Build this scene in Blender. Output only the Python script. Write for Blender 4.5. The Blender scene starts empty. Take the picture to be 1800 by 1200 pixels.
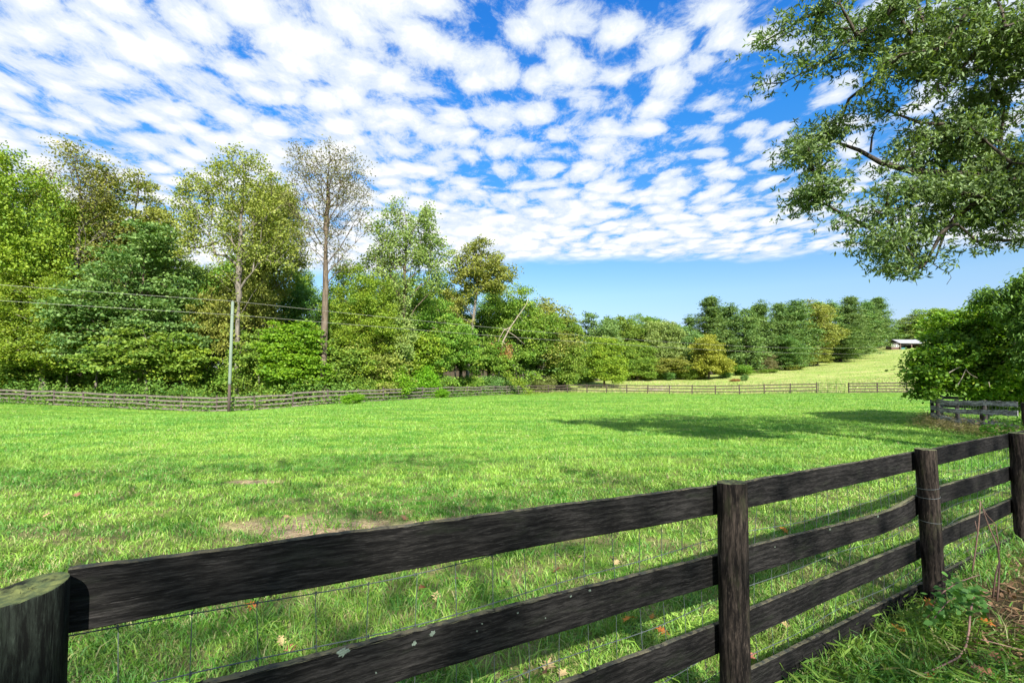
import bpy, math, random
import numpy as np
from mathutils import Vector, Matrix
R = math.radians
scene = bpy.context.scene
C = scene.collection

# ------------------------------------------------------------------ camera
EYE = 1.70; F = 850.0; TILT = R(2.0)
cam_d = bpy.data.cameras.new('camera'); cam = bpy.data.objects.new('camera', cam_d); C.objects.link(cam)
cam_d.sensor_width = 36.0; cam_d.lens = F/1800*36.0
cam_d.shift_y = 30.0/1800.0
cam_d.clip_start = 0.05; cam_d.clip_end = 3000
cam.location = (0, 0, EYE); cam.rotation_euler = (R(90)+TILT, 0, 0)
scene.camera = cam
def at(px, py, Y):
    """world point seen at photo pixel (1800x1200) at depth Y"""
    u = (px-900)/F; v = (630-py)/F
    dy = math.cos(TILT)-v*math.sin(TILT); dz = math.sin(TILT)+v*math.cos(TILT)
    s = Y/dy
    return Vector((u*s, Y, EYE+dz*s))
def px_x(px, Y): return (px-900)/F*Y

# ------------------------------------------------------------------ colour management
scene.view_settings.view_transform = 'Standard'
scene.view_settings.look = 'None'
scene.view_settings.gamma = 1.0
scene.view_settings.exposure = 1.95

# ------------------------------------------------------------------ sun + sky
TOSUN_AZ = Vector((0.27, -0.96, 0)).normalized(); ELEV = R(36)
tosun = Vector((TOSUN_AZ.x*math.cos(ELEV), TOSUN_AZ.y*math.cos(ELEV), math.sin(ELEV)))
sl = bpy.data.lights.new('sun', 'SUN'); sl.energy = 3.4; sl.angle = R(0.5); sl.color = (1.0, 0.95, 0.86)
sun = bpy.data.objects.new('sun', sl); C.objects.link(sun)
sun.location = (40, -20, 60); sun.rotation_euler = (-tosun).to_track_quat('-Z', 'Y').to_euler()

class NT:
    """small helper for building node trees"""
    def __init__(s, tree): s.t = tree; s.n = tree.nodes; s.l = tree.links
    def new(s, typ, **kw):
        nd = s.n.new(typ)
        for k, v in kw.items(): setattr(nd, k, v)
        return nd
    def link(s, a, b): s.l.new(a, b)
    def val(s, sock, v):
        if hasattr(v, 'is_linked') or isinstance(v, bpy.types.NodeSocket): s.l.new(v, sock)
        else: sock.default_value = v
    def math(s, op, a, b=0.0, c=None, clamp=False):
        nd = s.new('ShaderNodeMath', operation=op); nd.use_clamp = clamp
        s.val(nd.inputs[0], a); s.val(nd.inputs[1], b)
        if c is not None: s.val(nd.inputs[2], c)
        return nd.outputs[0]
    def mix(s, f, a, b, blend='MIX'):
        nd = s.new('ShaderNodeMix', data_type='RGBA', blend_type=blend)
        s.val(nd.inputs[0], f)
        s.val(nd.inputs[6], a if not isinstance(a, tuple) else (*a, 1)[:4]); s.val(nd.inputs[7], b if not isinstance(b, tuple) else (*b, 1)[:4])
        return nd.outputs[2]
    def noise(s, vec, scale, detail=4, rough=0.55, dist=0.0, dims='3D'):
        nd = s.new('ShaderNodeTexNoise', noise_dimensions=dims)
        if vec is not None: s.link(vec, nd.inputs['Vector'])
        nd.inputs['Scale'].default_value = scale; nd.inputs['Detail'].default_value = detail
        nd.inputs['Roughness'].default_value = rough; nd.inputs['Distortion'].default_value = dist
        return nd.outputs['Fac']
    def ramp(s, f, lo, hi, a=0.0, b=1.0, smooth=True):
        nd = s.new('ShaderNodeMapRange'); nd.interpolation_type = 'SMOOTHSTEP' if smooth else 'LINEAR'
        s.val(nd.inputs[0], f); s.val(nd.inputs[1], lo); s.val(nd.inputs[2], hi); s.val(nd.inputs[3], a); s.val(nd.inputs[4], b)
        return nd.outputs[0]
    def mapping(s, vec, scale=(1, 1, 1), loc=(0, 0, 0), rot=(0, 0, 0)):
        nd = s.new('ShaderNodeMapping'); s.link(vec, nd.inputs[0])
        nd.inputs[1].default_value = loc; nd.inputs[2].default_value = rot; nd.inputs[3].default_value = scale
        return nd.outputs[0]

CLOUD_LO = (1.72, 1.93, 2.22); CLOUD_HI = (2.46, 2.48, 2.50); SKY_GRADE = [(0.0, (0.20, 0.205, 0.26)), (0.7, (0.055, 0.33, 0.68)), (0.09, (0.30, 0.305, 0.36)), (0.16, (0.31, 0.355, 0.385)), (0.28, (0.175, 0.34, 0.435)), (0.45, (0.095, 0.365, 0.59))]
world = bpy.data.worlds.new('World'); scene.world = world; world.use_nodes = True
w = NT(world.node_tree); w.n.clear()
sky = w.new('ShaderNodeTexSky', sky_type='NISHITA'); sky.sun_disc = False
sky.sun_elevation = ELEV; sky.sun_rotation = math.atan2(tosun.x, tosun.y)
sky.altitude = 100; sky.air_density = 1.0; sky.dust_density = 0.6; sky.ozone_density = 2.0
tc = w.new('ShaderNodeTexCoord'); sep = w.new('ShaderNodeSeparateXYZ'); w.link(tc.outputs['Generated'], sep.inputs[0])
zc = w.math('MAXIMUM', w.math('ADD', sep.outputs[2], 0.02), 0.03)
cx = w.math('DIVIDE', sep.outputs[0], zc); cy = w.math('DIVIDE', sep.outputs[1], zc)
cmb = w.new('ShaderNodeCombineXYZ'); w.link(cx, cmb.inputs[0]); w.link(cy, cmb.inputs[1]); cmb.inputs[2].default_value = 3.7
P = cmb.outputs[0]
# warp the cloud plane a little
wn = w.new('ShaderNodeTexNoise'); w.link(P, wn.inputs['Vector']); wn.inputs['Scale'].default_value = 3.0; wn.inputs['Detail'].default_value = 3
wv = w.new('ShaderNodeVectorMath', operation='MULTIPLY_ADD'); w.link(wn.outputs['Color'], wv.inputs[0]); wv.inputs[1].default_value = (0.17, 0.17, 0.0); w.link(P, wv.inputs[2])
PW = wv.outputs[0]
puff_v = w.new('ShaderNodeTexVoronoi', feature='SMOOTH_F1'); w.link(w.mapping(PW, (1.0, 0.92, 1), rot=(0, 0, 0.25)), puff_v.inputs['Vector'])
puff_v.inputs['Scale'].default_value = 7.8; puff_v.inputs['Smoothness'].default_value = 0.35
puff = w.ramp(puff_v.outputs['Distance'], 0.05, 0.80, 1.0, 0.0)
n1 = w.noise(w.mapping(PW, (1, 0.86, 1), (3, 1, 0), rot=(0, 0, 0.2)), 9.5, 11, 0.66, 0.2)
n2 = w.noise(w.mapping(P, (1, 0.5, 1), (7.3, 2.2, 0)), 1.3, 3, 0.5)
n3 = w.noise(w.mapping(PW, (1, 0.6, 1), (1.3, 9.2, 0)), 26.0, 8, 0.7)
dens = w.math('ADD', w.math('MULTIPLY', puff, 0.38), w.math('MULTIPLY', n1, 0.62))
dens = w.math('ADD', dens, w.math('MULTIPLY', w.math('SUBTRACT', n2, 0.5), 0.60))
dens = w.math('ADD', dens, w.math('MULTIPLY', w.math('SUBTRACT', n3, 0.5), 0.42))
# thinner towards the right hand side of the sky; the sheet ends in front of us
dens = w.math('SUBTRACT', dens, w.ramp(cx, -0.4, 1.3, -0.035, 0.10))
edge_n = w.math('MULTIPLY', w.math('SUBTRACT', w.noise(w.mapping(P, (1, 1, 1), (4, 4, 0)), 0.9, 5, 0.6), 0.5), 1.3)
edge = w.math('ADD', w.math('ADD', cy, edge_n), w.math('MULTIPLY', cx, 0.20))
endm = w.ramp(edge, 3.7, 4.2, 1.0, 0.0)
thick = w.ramp(edge, 2.5, 3.2, 0.0, 0.15)
dens = w.math('ADD', dens, thick)
cloud = w.math('MULTIPLY', w.ramp(dens, 0.245, 0.50), endm)
shade = w.ramp(dens, 0.46, 0.74)
ccol = w.mix(shade, CLOUD_LO, CLOUD_HI)
grade = w.new('ShaderNodeValToRGB'); w.link(sep.outputs[2], grade.inputs[0]); cr = grade.color_ramp
for i, (pos, c) in enumerate(SKY_GRADE):
    e = cr.elements[i] if i < 2 else cr.elements.new(pos)
    e.position = pos; e.color = (*c, 1)
skyc = w.mix(1.0, sky.outputs[0], grade.outputs[0], 'MULTIPLY')
tot = w.mix(w.math('MULTIPLY', cloud, 0.98), skyc, ccol)
bg = w.new('ShaderNodeBackground'); w.link(tot, bg.inputs[0]); bg.inputs[1].default_value = 0.118
wo = w.new('ShaderNodeOutputWorld'); w.link(bg.outputs[0], wo.inputs[0])

# ------------------------------------------------------------------ object helpers
def tag(o, label=None, cat=None, group=None, kind=None):
    if label: o['label'] = label
    if cat: o['category'] = cat
    if group: o['group'] = group
    if kind: o['kind'] = kind
    return o
def empty(name, loc=(0, 0, 0), rz=0.0):
    o = bpy.data.objects.new(name, None); C.objects.link(o); o.location = loc; o.rotation_euler = (0, 0, rz)
    o.empty_display_size = 0.2
    return o
def obj(name, mesh, mat=None, parent=None, loc=None):
    o = bpy.data.objects.new(name, mesh); C.objects.link(o)
    if mat is not None and len(mesh.materials) == 0: mesh.materials.append(mat)
    if parent is not None:
        o.parent = parent
    if loc is not None: o.location = loc
    return o
def npmesh(name, V, Fc, attrs=None, uv=None, smooth=False):
    """V (n,3), Fc (m,k) uniform polygons, attrs {name: per-face float}, uv (m*k,2)"""
    V = np.asarray(V, dtype=np.float32); Fc = np.asarray(Fc, dtype=np.int32)
    m, k = Fc.shape
    me = bpy.data.meshes.new(name)
    me.vertices.add(len(V)); me.vertices.foreach_set('co', V.ravel())
    me.loops.add(m*k); me.loops.foreach_set('vertex_index', Fc.ravel())
    me.polygons.add(m); me.polygons.foreach_set('loop_start', np.arange(0, m*k, k, dtype=np.int32))
    if uv is not None:
        l = me.uv_layers.new(name='UVMap'); l.data.foreach_set('uv', np.asarray(uv, dtype=np.float32).ravel())
    if attrs:
        for nme, a in attrs.items():
            at_ = me.attributes.new(nme, 'FLOAT', 'FACE'); at_.data.foreach_set('value', np.asarray(a, dtype=np.float32))
    if smooth: me.polygons.foreach_set('use_smooth', np.ones(m, dtype=bool))
    me.update(calc_edges=True); me.validate()
    return me
class MB:
    """collects quads/tris with uv into one mesh"""
    def __init__(s): s.V = []; s.F = []; s.U = []; s.n = 0
    def add(s, V, Fc, uv=None):
        V = [tuple(v) for v in V]
        s.V += V
        for i, f in enumerate(Fc):
            s.F.append([j+s.n for j in f])
            s.U += (uv[i] if uv is not None else [(V[j][0]+V[j][1], V[j][2]) for j in f])
        s.n += len(V)
    def box(s, x0, y0, z0, x1, y1, z1):
        V = [(x0, y0, z0), (x1, y0, z0), (x1, y1, z0), (x0, y1, z0), (x0, y0, z1), (x1, y0, z1), (x1, y1, z1), (x0, y1, z1)]
        s.add(V, [(0, 3, 2, 1), (4, 5, 6, 7), (0, 1, 5, 4), (1, 2, 6, 5), (2, 3, 7, 6), (3, 0, 4, 7)])
    def tube(s, pts, rad, sides=6, cap=True):
        V, Fc, U = tube_arrays(pts, rad, sides, cap)
        s.add(V, Fc, U)
    def mesh(s, name, smooth=False):
        me = bpy.data.meshes.new(name); me.from_pydata(s.V, [], s.F)
        l = me.uv_layers.new(name='UVMap')
        l.data.foreach_set('uv', np.asarray(s.U, dtype=np.float32).ravel())
        if smooth: me.polygons.foreach_set('use_smooth', np.ones(len(me.polygons), dtype=bool))
        me.update(); return me
def frames(pts):
    pts = np.asarray(pts, dtype=float); n = len(pts)
    T = np.gradient(pts, axis=0) if n > 1 else np.array([[0, 0, 1.]])
    T /= np.linalg.norm(T, axis=1)[:, None]+1e-9
    ref = np.array([0.31, 0.95, 0.07]) if abs(T[0][2]) > 0.7 else np.array([0, 0, 1.])
    A = np.cross(T, ref); A /= np.linalg.norm(A, axis=1)[:, None]+1e-9
    B = np.cross(T, A)
    return pts, T, A, B
def tube_arrays(pts, rad, sides=6, cap=True):
    pts, T, A, B = frames(pts); n = len(pts)
    rad = np.broadcast_to(np.asarray(rad, dtype=float), (n,))
    th = np.linspace(0, 2*math.pi, sides, endpoint=False)
    V = (pts[:, None, :] + rad[:, None, None]*(np.cos(th)[None, :, None]*A[:, None, :]+np.sin(th)[None, :, None]*B[:, None, :])).reshape(-1, 3)
    L = np.concatenate([[0], np.cumsum(np.linalg.norm(np.diff(pts, axis=0), axis=1))])
    Fc = []; U = []
    for i in range(n-1):
        for j in range(sides):
            k = (j+1) % sides
            Fc.append((i*sides+j, i*sides+k, (i+1)*sides+k, (i+1)*sides+j))
            va, vb = j/sides*2*math.pi*rad[0], (j+1)/sides*2*math.pi*rad[0]
            U.append([(L[i], va), (L[i], vb), (L[i+1], vb), (L[i+1], va)])
    if cap:
        f0 = tuple(range(sides))[::-1]; f1 = tuple((n-1)*sides+j for j in range(sides))
        Fc += [f0, f1]; U += [[(0, 0)]*sides, [(0, 0)]*sides]
    return V, Fc, U
def copy_tree(o, parent=None):
    c = o.copy(); C.objects.link(c)
    if parent is not None: c.parent = parent
    for ch in [q for q in o.children]: copy_tree(ch, c)
    return c

def vnoise(x, y, seed=0):
    x = np.asarray(x, dtype=float); y = np.asarray(y, dtype=float)
    def h(i, j):
        v = np.sin(i*127.1+j*311.7+seed*74.7)*43758.5453
        return v-np.floor(v)
    i = np.floor(x); j = np.floor(y); fx = x-i; fy = y-j
    fx = fx*fx*(3-2*fx); fy = fy*fy*(3-2*fy)
    return (h(i, j)*(1-fx)+h(i+1, j)*fx)*(1-fy)+(h(i, j+1)*(1-fx)+h(i+1, j+1)*fx)*fy
def fbm(x, y, seed=0, o=4):
    s = 0; a = 0.5; t = 0
    for k in range(o):
        s = s+a*vnoise(np.asarray(x)*2**k, np.asarray(y)*2**k, seed+k*13); t += a; a *= 0.5
    return s/t

# ------------------------------------------------------------------ terrain height: thin plate through surveyed points
def gz(px, py, Y): p = at(px, py, Y); return (p.x, p.y, p.z)
ctrl = [gz(-250, 705, 46), gz(0, 708, 43), gz(245, 719, 41), gz(408, 723, 41), gz(570, 711, 43.5), gz(700, 703, 50), gz(800, 697, 60), gz(930, 691, 74),
        gz(1100, 690, 72), gz(1270, 693, 66), gz(1430, 690.5, 62), gz(1600, 690, 58), gz(1720, 690, 55),
        gz(1640, 747, 19), gz(1790, 772, 13.8),
        (-1.0, 1.0, 0.02), (1.0, 2.3, 0.0), (3.1, 3.6, 0.0), (5.2, 5.0, 0.03), (7.3, 6.3, 0.04), (4, 2, 0.03), (8, 3, 0.1), (0, -6, 0.1), (-8, 3, 0.0), (-6, 9, -0.05), (0, 9, -0.03), (4, 9, -0.02),
        (-18, 22, -0.35), (0, 25, -0.2), (0, 45, -0.45), (12, 45, -0.35), (-10, 40, -0.6),
        gz(1330, 657, 105), gz(1450, 640, 128), gz(1560, 615, 165), gz(1600, 645, 105), gz(1640, 612, 165), gz(1130, 668, 100), gz(1000, 672, 95), gz(1230, 668, 98),
        (-60, 60, -0.2), (-30, 60, -0.3), (-10, 70, -0.6), (-60, 110, 1), (0, 130, 2), gz(1560, 631, 130), gz(1560, 622, 148), gz(1650, 629, 130), gz(1760, 622, 135), gz(1500, 627, 146),
        (-300, 300, 5), (300, 300, 22), (0, 400, 10), (150, 260, 18), (-300, -50, 0), (300, -50, 2), (0, -80, 0), (60, 20, 0.6), (-300, 100, 1)]
ctrl = np.array(ctrl)
def _U(r2): return np.where(r2 > 1e-9, 0.5*r2*np.log(r2+1e-12), 0)
_n = len(ctrl); _d = ((ctrl[:, None, :2]-ctrl[None, :, :2])**2).sum(-1)
_K = np.zeros((_n+3, _n+3)); _K[:_n, :_n] = _U(_d)+np.eye(_n)*2.0
_K[:_n, _n] = 1; _K[:_n, _n+1:] = ctrl[:, :2]; _K[_n, :_n] = 1; _K[_n+1:, :_n] = ctrl[:, :2].T
_w = np.linalg.solve(_K, np.concatenate([ctrl[:, 2], np.zeros(3)]))
def zf(x, y):
    x = np.asarray(x, dtype=float); y = np.asarray(y, dtype=float); sh = x.shape
    xf = x.ravel(); yf = y.ravel(); out = np.empty(len(xf))
    for s in range(0, len(xf), 40000):
        a = xf[s:s+40000]; b = yf[s:s+40000]
        d = (a[:, None]-ctrl[None, :, 0])**2+(b[:, None]-ctrl[None, :, 1])**2
        out[s:s+40000] = _U(d)@_w[:_n]+_w[_n]+_w[_n+1]*a+_w[_n+2]*b
    return out.reshape(sh)
def z1(x, y): return float(zf(np.array([x]), np.array([y]))[0])

# fence lines (plan view), used to zone the ground as well
LEFT_LINE = [(px_x(p, Y), Y) for p, Y in ((-420, 50), (-250, 46), (0, 43), (245, 41), (408, 41), (570, 43.5), (700, 50), (800, 60), (930, 74))]
FAR_LINE = [(px_x(p, Y), Y) for p, Y in ((930, 74), (1000, 75), (1100, 71), (1270, 66), (1360, 64), (1435, 62))]
FAR_LINE_R = [(px_x(p, Y), Y) for p, Y in ((1491, 60), (1600, 58), (1720, 56.5), (1860, 55))]
def interp_line(line, x):
    xs = [p[0] for p in line]; ys = [p[1] for p in line]
    return np.interp(x, xs, ys)
ALL_FAR = FAR_LINE+FAR_LINE_R
BARE = [(-1.75, 5.45, 1.3, 0.42, -0.08), (-4.25, 8.0, 0.45, 0.18, 0.0), (-0.95, 5.75, 0.4, 0.16, 0.1), (5.9, 16.4, 0.25, 0.2, 0.0)]
def bare_mask(x, y):
    m = np.zeros_like(x, dtype=float)
    jig = (fbm(x*3.5, y*3.5, 5)-0.5)*1.9
    for bx, by, rx, ry, a in BARE:
        dx = x-bx; dy = y-by; ca, sa = math.cos(a), math.sin(a)
        q = ((dx*ca+dy*sa)/rx)**2+((-dx*sa+dy*ca)/ry)**2
        m = np.maximum(m, np.clip(1.55-q+jig, 0, 1))
    return m
def litter_mask(x, y):
    """leaf litter on the near side of the fence, bottom right"""
    s = (x-1.045)*(-0.535)+(y-2.337)*0.845       # signed distance beyond the near fence
    along = (x-1.045)*0.845+(y-2.337)*0.535
    thr = np.clip(.26-.13*(along-1.2), .04, .3)+(fbm(x*3, y*3, 12)-.5)*.25
    return np.clip((-s-thr)*7, 0, 1)*np.clip((along-1.15+(fbm(x*2.5, y*2.5, 9)-.5)*1.0)/0.5, 0, 1)*np.clip(.75+1.0*(fbm(x*4, y*4, 19)-.25), 0, 1)

# ------------------------------------------------------------------ materials
def mat(name):
    m = bpy.data.materials.new(name); m.use_nodes = True
    nt = NT(m.node_tree); nt.n.clear()
    out = nt.new('ShaderNodeOutputMaterial')
    return m, nt, out
def principled(nt, out, col, rough=0.8, bump=None, bstr=0.3, bdist=0.01, spec=0.3):
    p = nt.new('ShaderNodeBsdfPrincipled')
    nt.val(p.inputs['Base Color'], col if not isinstance(col, tuple) else (*col, 1)[:4])
    nt.val(p.inputs['Roughness'], rough); p.inputs['Specular IOR Level'].default_value = spec
    if bump is not None:
        b = nt.new('ShaderNodeBump'); b.inputs['Strength'].default_value = bstr; b.inputs['Distance'].default_value = bdist
        nt.link(bump, b.inputs['Height']); nt.link(b.outputs[0], p.inputs['Normal'])
    nt.link(p.outputs[0], out.inputs[0])
    return p
def attr(nt, name):
    a = nt.new('ShaderNodeAttribute'); a.attribute_name = name; return a

def grass_patch(nt):
    """large soft patches of lusher and drier grass, in world metres"""
    g = nt.new('ShaderNodeNewGeometry').outputs['Position']
    a = nt.noise(nt.mapping(g, (0.16, 0.85, 1)), 1.0, 4, 0.6, 0.5)      # mowing bands across the view
    b = nt.noise(nt.mapping(g, (1, 1, 1), (5, 9, 0)), 0.9, 5, 0.65)
    c = nt.noise(nt.mapping(g, (0.9, 3.2, 1), (2, 3, 0)), 1.0, 5, 0.7, 0.4)
    return nt.math('ADD', nt.math('MULTIPLY', a, 0.46), nt.math('ADD', nt.math('MULTIPLY', b, 0.26), nt.math('MULTIPLY', c, 0.28)))

m_ground, nt, out = mat('field_grass_ground')
g = nt.new('ShaderNodeNewGeometry').outputs['Position']
pt = grass_patch(nt)
fine = nt.noise(nt.mapping(g, (1, 1, 1)), 14.0, 6, 0.7)
mid = nt.noise(nt.mapping(g, (0.5, 1.2, 1)), 2.6, 6, 0.7, 0.5)
col = nt.mix(nt.ramp(pt, 0.40, 0.60), (0.042, 0.17, 0.010), (0.14, 0.27, 0.028))
col = nt.mix(nt.ramp(mid, 0.40, 0.66), col, (0.21, 0.31, 0.05))
col = nt.mix(nt.ramp(fine, 0.42, 0.62, 0.0, 0.55), col, (0.035, 0.085, 0.01))
z = attr(nt, 'zone'); zs = nt.new('ShaderNodeSeparateColor'); nt.link(z.outputs['Color'], zs.inputs[0])
dryn = nt.noise(nt.mapping(g, (0.10, 0.28, 1)), 1.0, 6, 0.7, 0.6)
stripe = nt.noise(nt.mapping(g, (0.9, 0.06, 1), rot=(0, 0, 0.55)), 0.5, 3, 0.5)
dry = nt.mix(nt.ramp(dryn, 0.40, 0.60), (0.17, 0.25, 0.045), (0.33, 0.33, 0.12))
dry = nt.mix(nt.ramp(stripe, 0.45, 0.60, 0, 0.6), dry, (0.24, 0.30, 0.07))
pos = nt.new('ShaderNodeSeparateXYZ'); nt.link(g, pos.inputs[0])
thatch = nt.mix(nt.noise(g, 30.0, 5, 0.7), (0.075, 0.060, 0.028), (0.27, 0.22, 0.11))
col = nt.mix(nt.math('MULTIPLY', nt.ramp(pos.outputs[1], 5.0, 14.0, 0.8, 0.0), nt.ramp(nt.noise(g, 2.2, 5, 0.65), 0.38, 0.58)), col, thatch)
col = nt.mix(zs.outputs[0], col, dry)
soil = nt.mix(nt.ramp(nt.noise(g, 24.0, 6, 0.75), .3, .7), (0.16, 0.10, 0.055), (0.52, 0.40, 0.24))
col = nt.mix(zs.outputs[1], col, soil)
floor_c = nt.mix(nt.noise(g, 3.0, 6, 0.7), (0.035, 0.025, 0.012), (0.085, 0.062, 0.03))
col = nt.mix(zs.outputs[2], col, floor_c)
bh = nt.math('ADD', nt.math('MULTIPLY', fine, 0.5), nt.math('MULTIPLY', mid, 0.6))
principled(nt, out, col, 0.95, bh, 0.9, 0.09, 0.1)

m_grass, nt, out = mat('grass_blade')
pt = grass_patch(nt); ti = attr(nt, 'tint').outputs['Fac']; dr = attr(nt, 'dry').outputs['Fac']
lush = nt.mix(nt.ramp(ti, 0.0, 1.0, smooth=False), (0.038, 0.165, 0.008), (0.125, 0.335, 0.013))
yel = nt.mix(ti, (0.145, 0.325, 0.016), (0.31, 0.48, 0.055))
col = nt.mix(nt.ramp(nt.math('ADD', pt, nt.math('MULTIPLY', nt.math('SUBTRACT', ti, 0.5), 0.12)), 0.455, 0.56), lush, yel)
col = nt.mix(dr, col, nt.mix(ti, (0.28, 0.25, 0.09), (0.46, 0.42, 0.19)))
d = nt.new('ShaderNodeBsdfDiffuse'); t_ = nt.new('ShaderNodeBsdfTranslucent'); gl = nt.new('ShaderNodeBsdfGlossy')
gl.inputs['Roughness'].default_value = 0.65; nt.link(col, d.inputs[0]); nt.link(nt.mix(0.35, col, (0.5, 0.6, 0.05), 'MULTIPLY'), t_.inputs[0]); nt.link(col, t_.inputs[0])
ms = nt.new('ShaderNodeMixShader'); ms.inputs[0].default_value = 0.35; nt.link(d.outputs[0], ms.inputs[1]); nt.link(t_.outputs[0], ms.inputs[2])
ms2 = nt.new('ShaderNodeMixShader'); ms2.inputs[0].default_value = 0.05; nt.link(ms.outputs[0], ms2.inputs[1]); nt.link(gl.outputs[0], ms2.inputs[2])
nt.link(ms2.outputs[0], out.inputs[0])

def leaf_mat(name, dark, light, accent=None, acc_amt=0.12, trans=0.35, gloss=0.04):
    m, nt, out = mat(name)
    ti = attr(nt, 'tint').outputs['Fac']; cl = attr(nt, 'clump').outputs['Fac']
    rnd = nt.new('ShaderNodeObjectInfo').outputs['Random']
    f = nt.math('ADD', nt.math('MULTIPLY', ti, 0.5), nt.math('MULTIPLY', cl, 0.5))
    col = nt.mix(nt.ramp(f, 0.2, 0.8, smooth=False), dark, light)
    if accent: col = nt.mix(nt.ramp(nt.math('ADD', nt.math('MULTIPLY', cl, 0.7), nt.math('MULTIPLY', ti, 0.3)), 1-acc_amt-0.06, 1-acc_amt+0.05), col, accent)
    hs = nt.new('ShaderNodeHueSaturation'); nt.link(col, hs.inputs['Color']); hs.inputs['Saturation'].default_value = 1.04
    nt.link(nt.ramp(rnd, 0, 1, 0.488, 0.512, smooth=False), hs.inputs['Hue']); nt.link(nt.ramp(rnd, 0, 1, 0.85, 1.15, smooth=False), hs.inputs['Value'])
    col = hs.outputs[0]
    d = nt.new('ShaderNodeBsdfDiffuse'); t_ = nt.new('ShaderNodeBsdfTranslucent'); gl = nt.new('ShaderNodeBsdfGlossy'); gl.inputs['Roughness'].default_value = 0.65; gl.inputs[0].default_value = (.55, .6, .5, 1)
    nt.link(col, d.inputs[0]); nt.link(nt.mix(1.0, col, (1.25, 1.25, 0.55), 'MULTIPLY'), t_.inputs[0])
    a = nt.new('ShaderNodeMixShader'); a.inputs[0].default_value = trans; nt.link(d.outputs[0], a.inputs[1]); nt.link(t_.outputs[0], a.inputs[2])
    b = nt.new('ShaderNodeMixShader'); b.inputs[0].default_value = gloss; nt.link(a.outputs[0], b.inputs[1]); nt.link(gl.outputs[0], b.inputs[2])
    nt.link(b.outputs[0], out.inputs[0])
    return m
LM = {
 'ivy': leaf_mat('leaf_yellow_green', (0.107, 0.189, 0.018), (0.258, 0.323, 0.035), (0.377, 0.390, 0.055), 0.15),
 'olive': leaf_mat('leaf_olive', (0.132, 0.173, 0.030), (0.290, 0.301, 0.063), (0.356, 0.307, 0.075), 0.1),
 'blue': leaf_mat('leaf_blue_green', (0.067, 0.163, 0.040), (0.208, 0.325, 0.094)),
 'green': leaf_mat('leaf_mid_green', (0.076, 0.176, 0.022), (0.236, 0.338, 0.051), (0.334, 0.392, 0.067), 0.16),
 'bright':  leaf_mat('leaf_bright_green', (0.083, 0.230, 0.013), (0.237, 0.414, 0.031), trans=0.45),
 'pale': leaf_mat('leaf_pale_green', (0.130, 0.198, 0.049), (0.260, 0.312, 0.092)),
 'grey':    leaf_mat('leaf_grey_olive', (0.139, 0.152, 0.057), (0.247, 0.240, 0.102)),
 'yellow':  leaf_mat('leaf_yellow', (0.17, 0.215, 0.025), (0.34, 0.37, 0.055)),
 'brown':   leaf_mat('leaf_brown', (0.224, 0.109, 0.039), (0.391, 0.230, 0.093)),
 'pine':    leaf_mat('pine_needles', (0.052, 0.125, 0.036), (0.205, 0.31, 0.085), (0.27, 0.34, 0.10), 0.14, trans=0.3),
 'oak':     leaf_mat('oak_leaf', (0.056, 0.108, 0.024), (0.155, 0.205, 0.062), (0.26, 0.29, 0.10), 0.1, trans=0.4, gloss=0.08),
 'bush':    leaf_mat('bush_leaf', (0.050, 0.128, 0.010), (0.18, 0.28, 0.024), (0.28, 0.33, 0.04), 0.16, trans=0.4, gloss=0.05),
 'dark':    leaf_mat('leaf_dark_green', (0.057, 0.147, 0.028), (0.160, 0.271, 0.056)),
}
def bark_mat(name, a, b, sc=6.0):
    m, nt, out = mat(name)
    tcn = nt.new('ShaderNodeTexCoord').outputs['Object']
    n = nt.noise(nt.mapping(tcn, (1, 1, 0.18)), sc, 6, 0.7)
    l = nt.noise(tcn, 1.2, 3, 0.6)
    col = nt.mix(nt.ramp(nt.math('ADD', nt.math('MULTIPLY', n, 0.7), nt.math('MULTIPLY', l, 0.3)), 0.35, 0.65), a, b)
    principled(nt, out, col, 0.9, n, 0.8, 0.05, 0.15)
    return m
BK = {'brown': bark_mat('bark_brown', (0.05, 0.038, 0.027), (0.155, 0.12, 0.088)), 'grey': bark_mat('bark_grey', (0.075, 0.066, 0.055), (0.21, 0.185, 0.15)),
      'dark': bark_mat('bark_dark', (0.03, 0.025, 0.02), (0.09, 0.075, 0.06)), 'dead': bark_mat('bark_dead_pale', (0.18, 0.15, 0.115), (0.36, 0.31, 0.24))}

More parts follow.
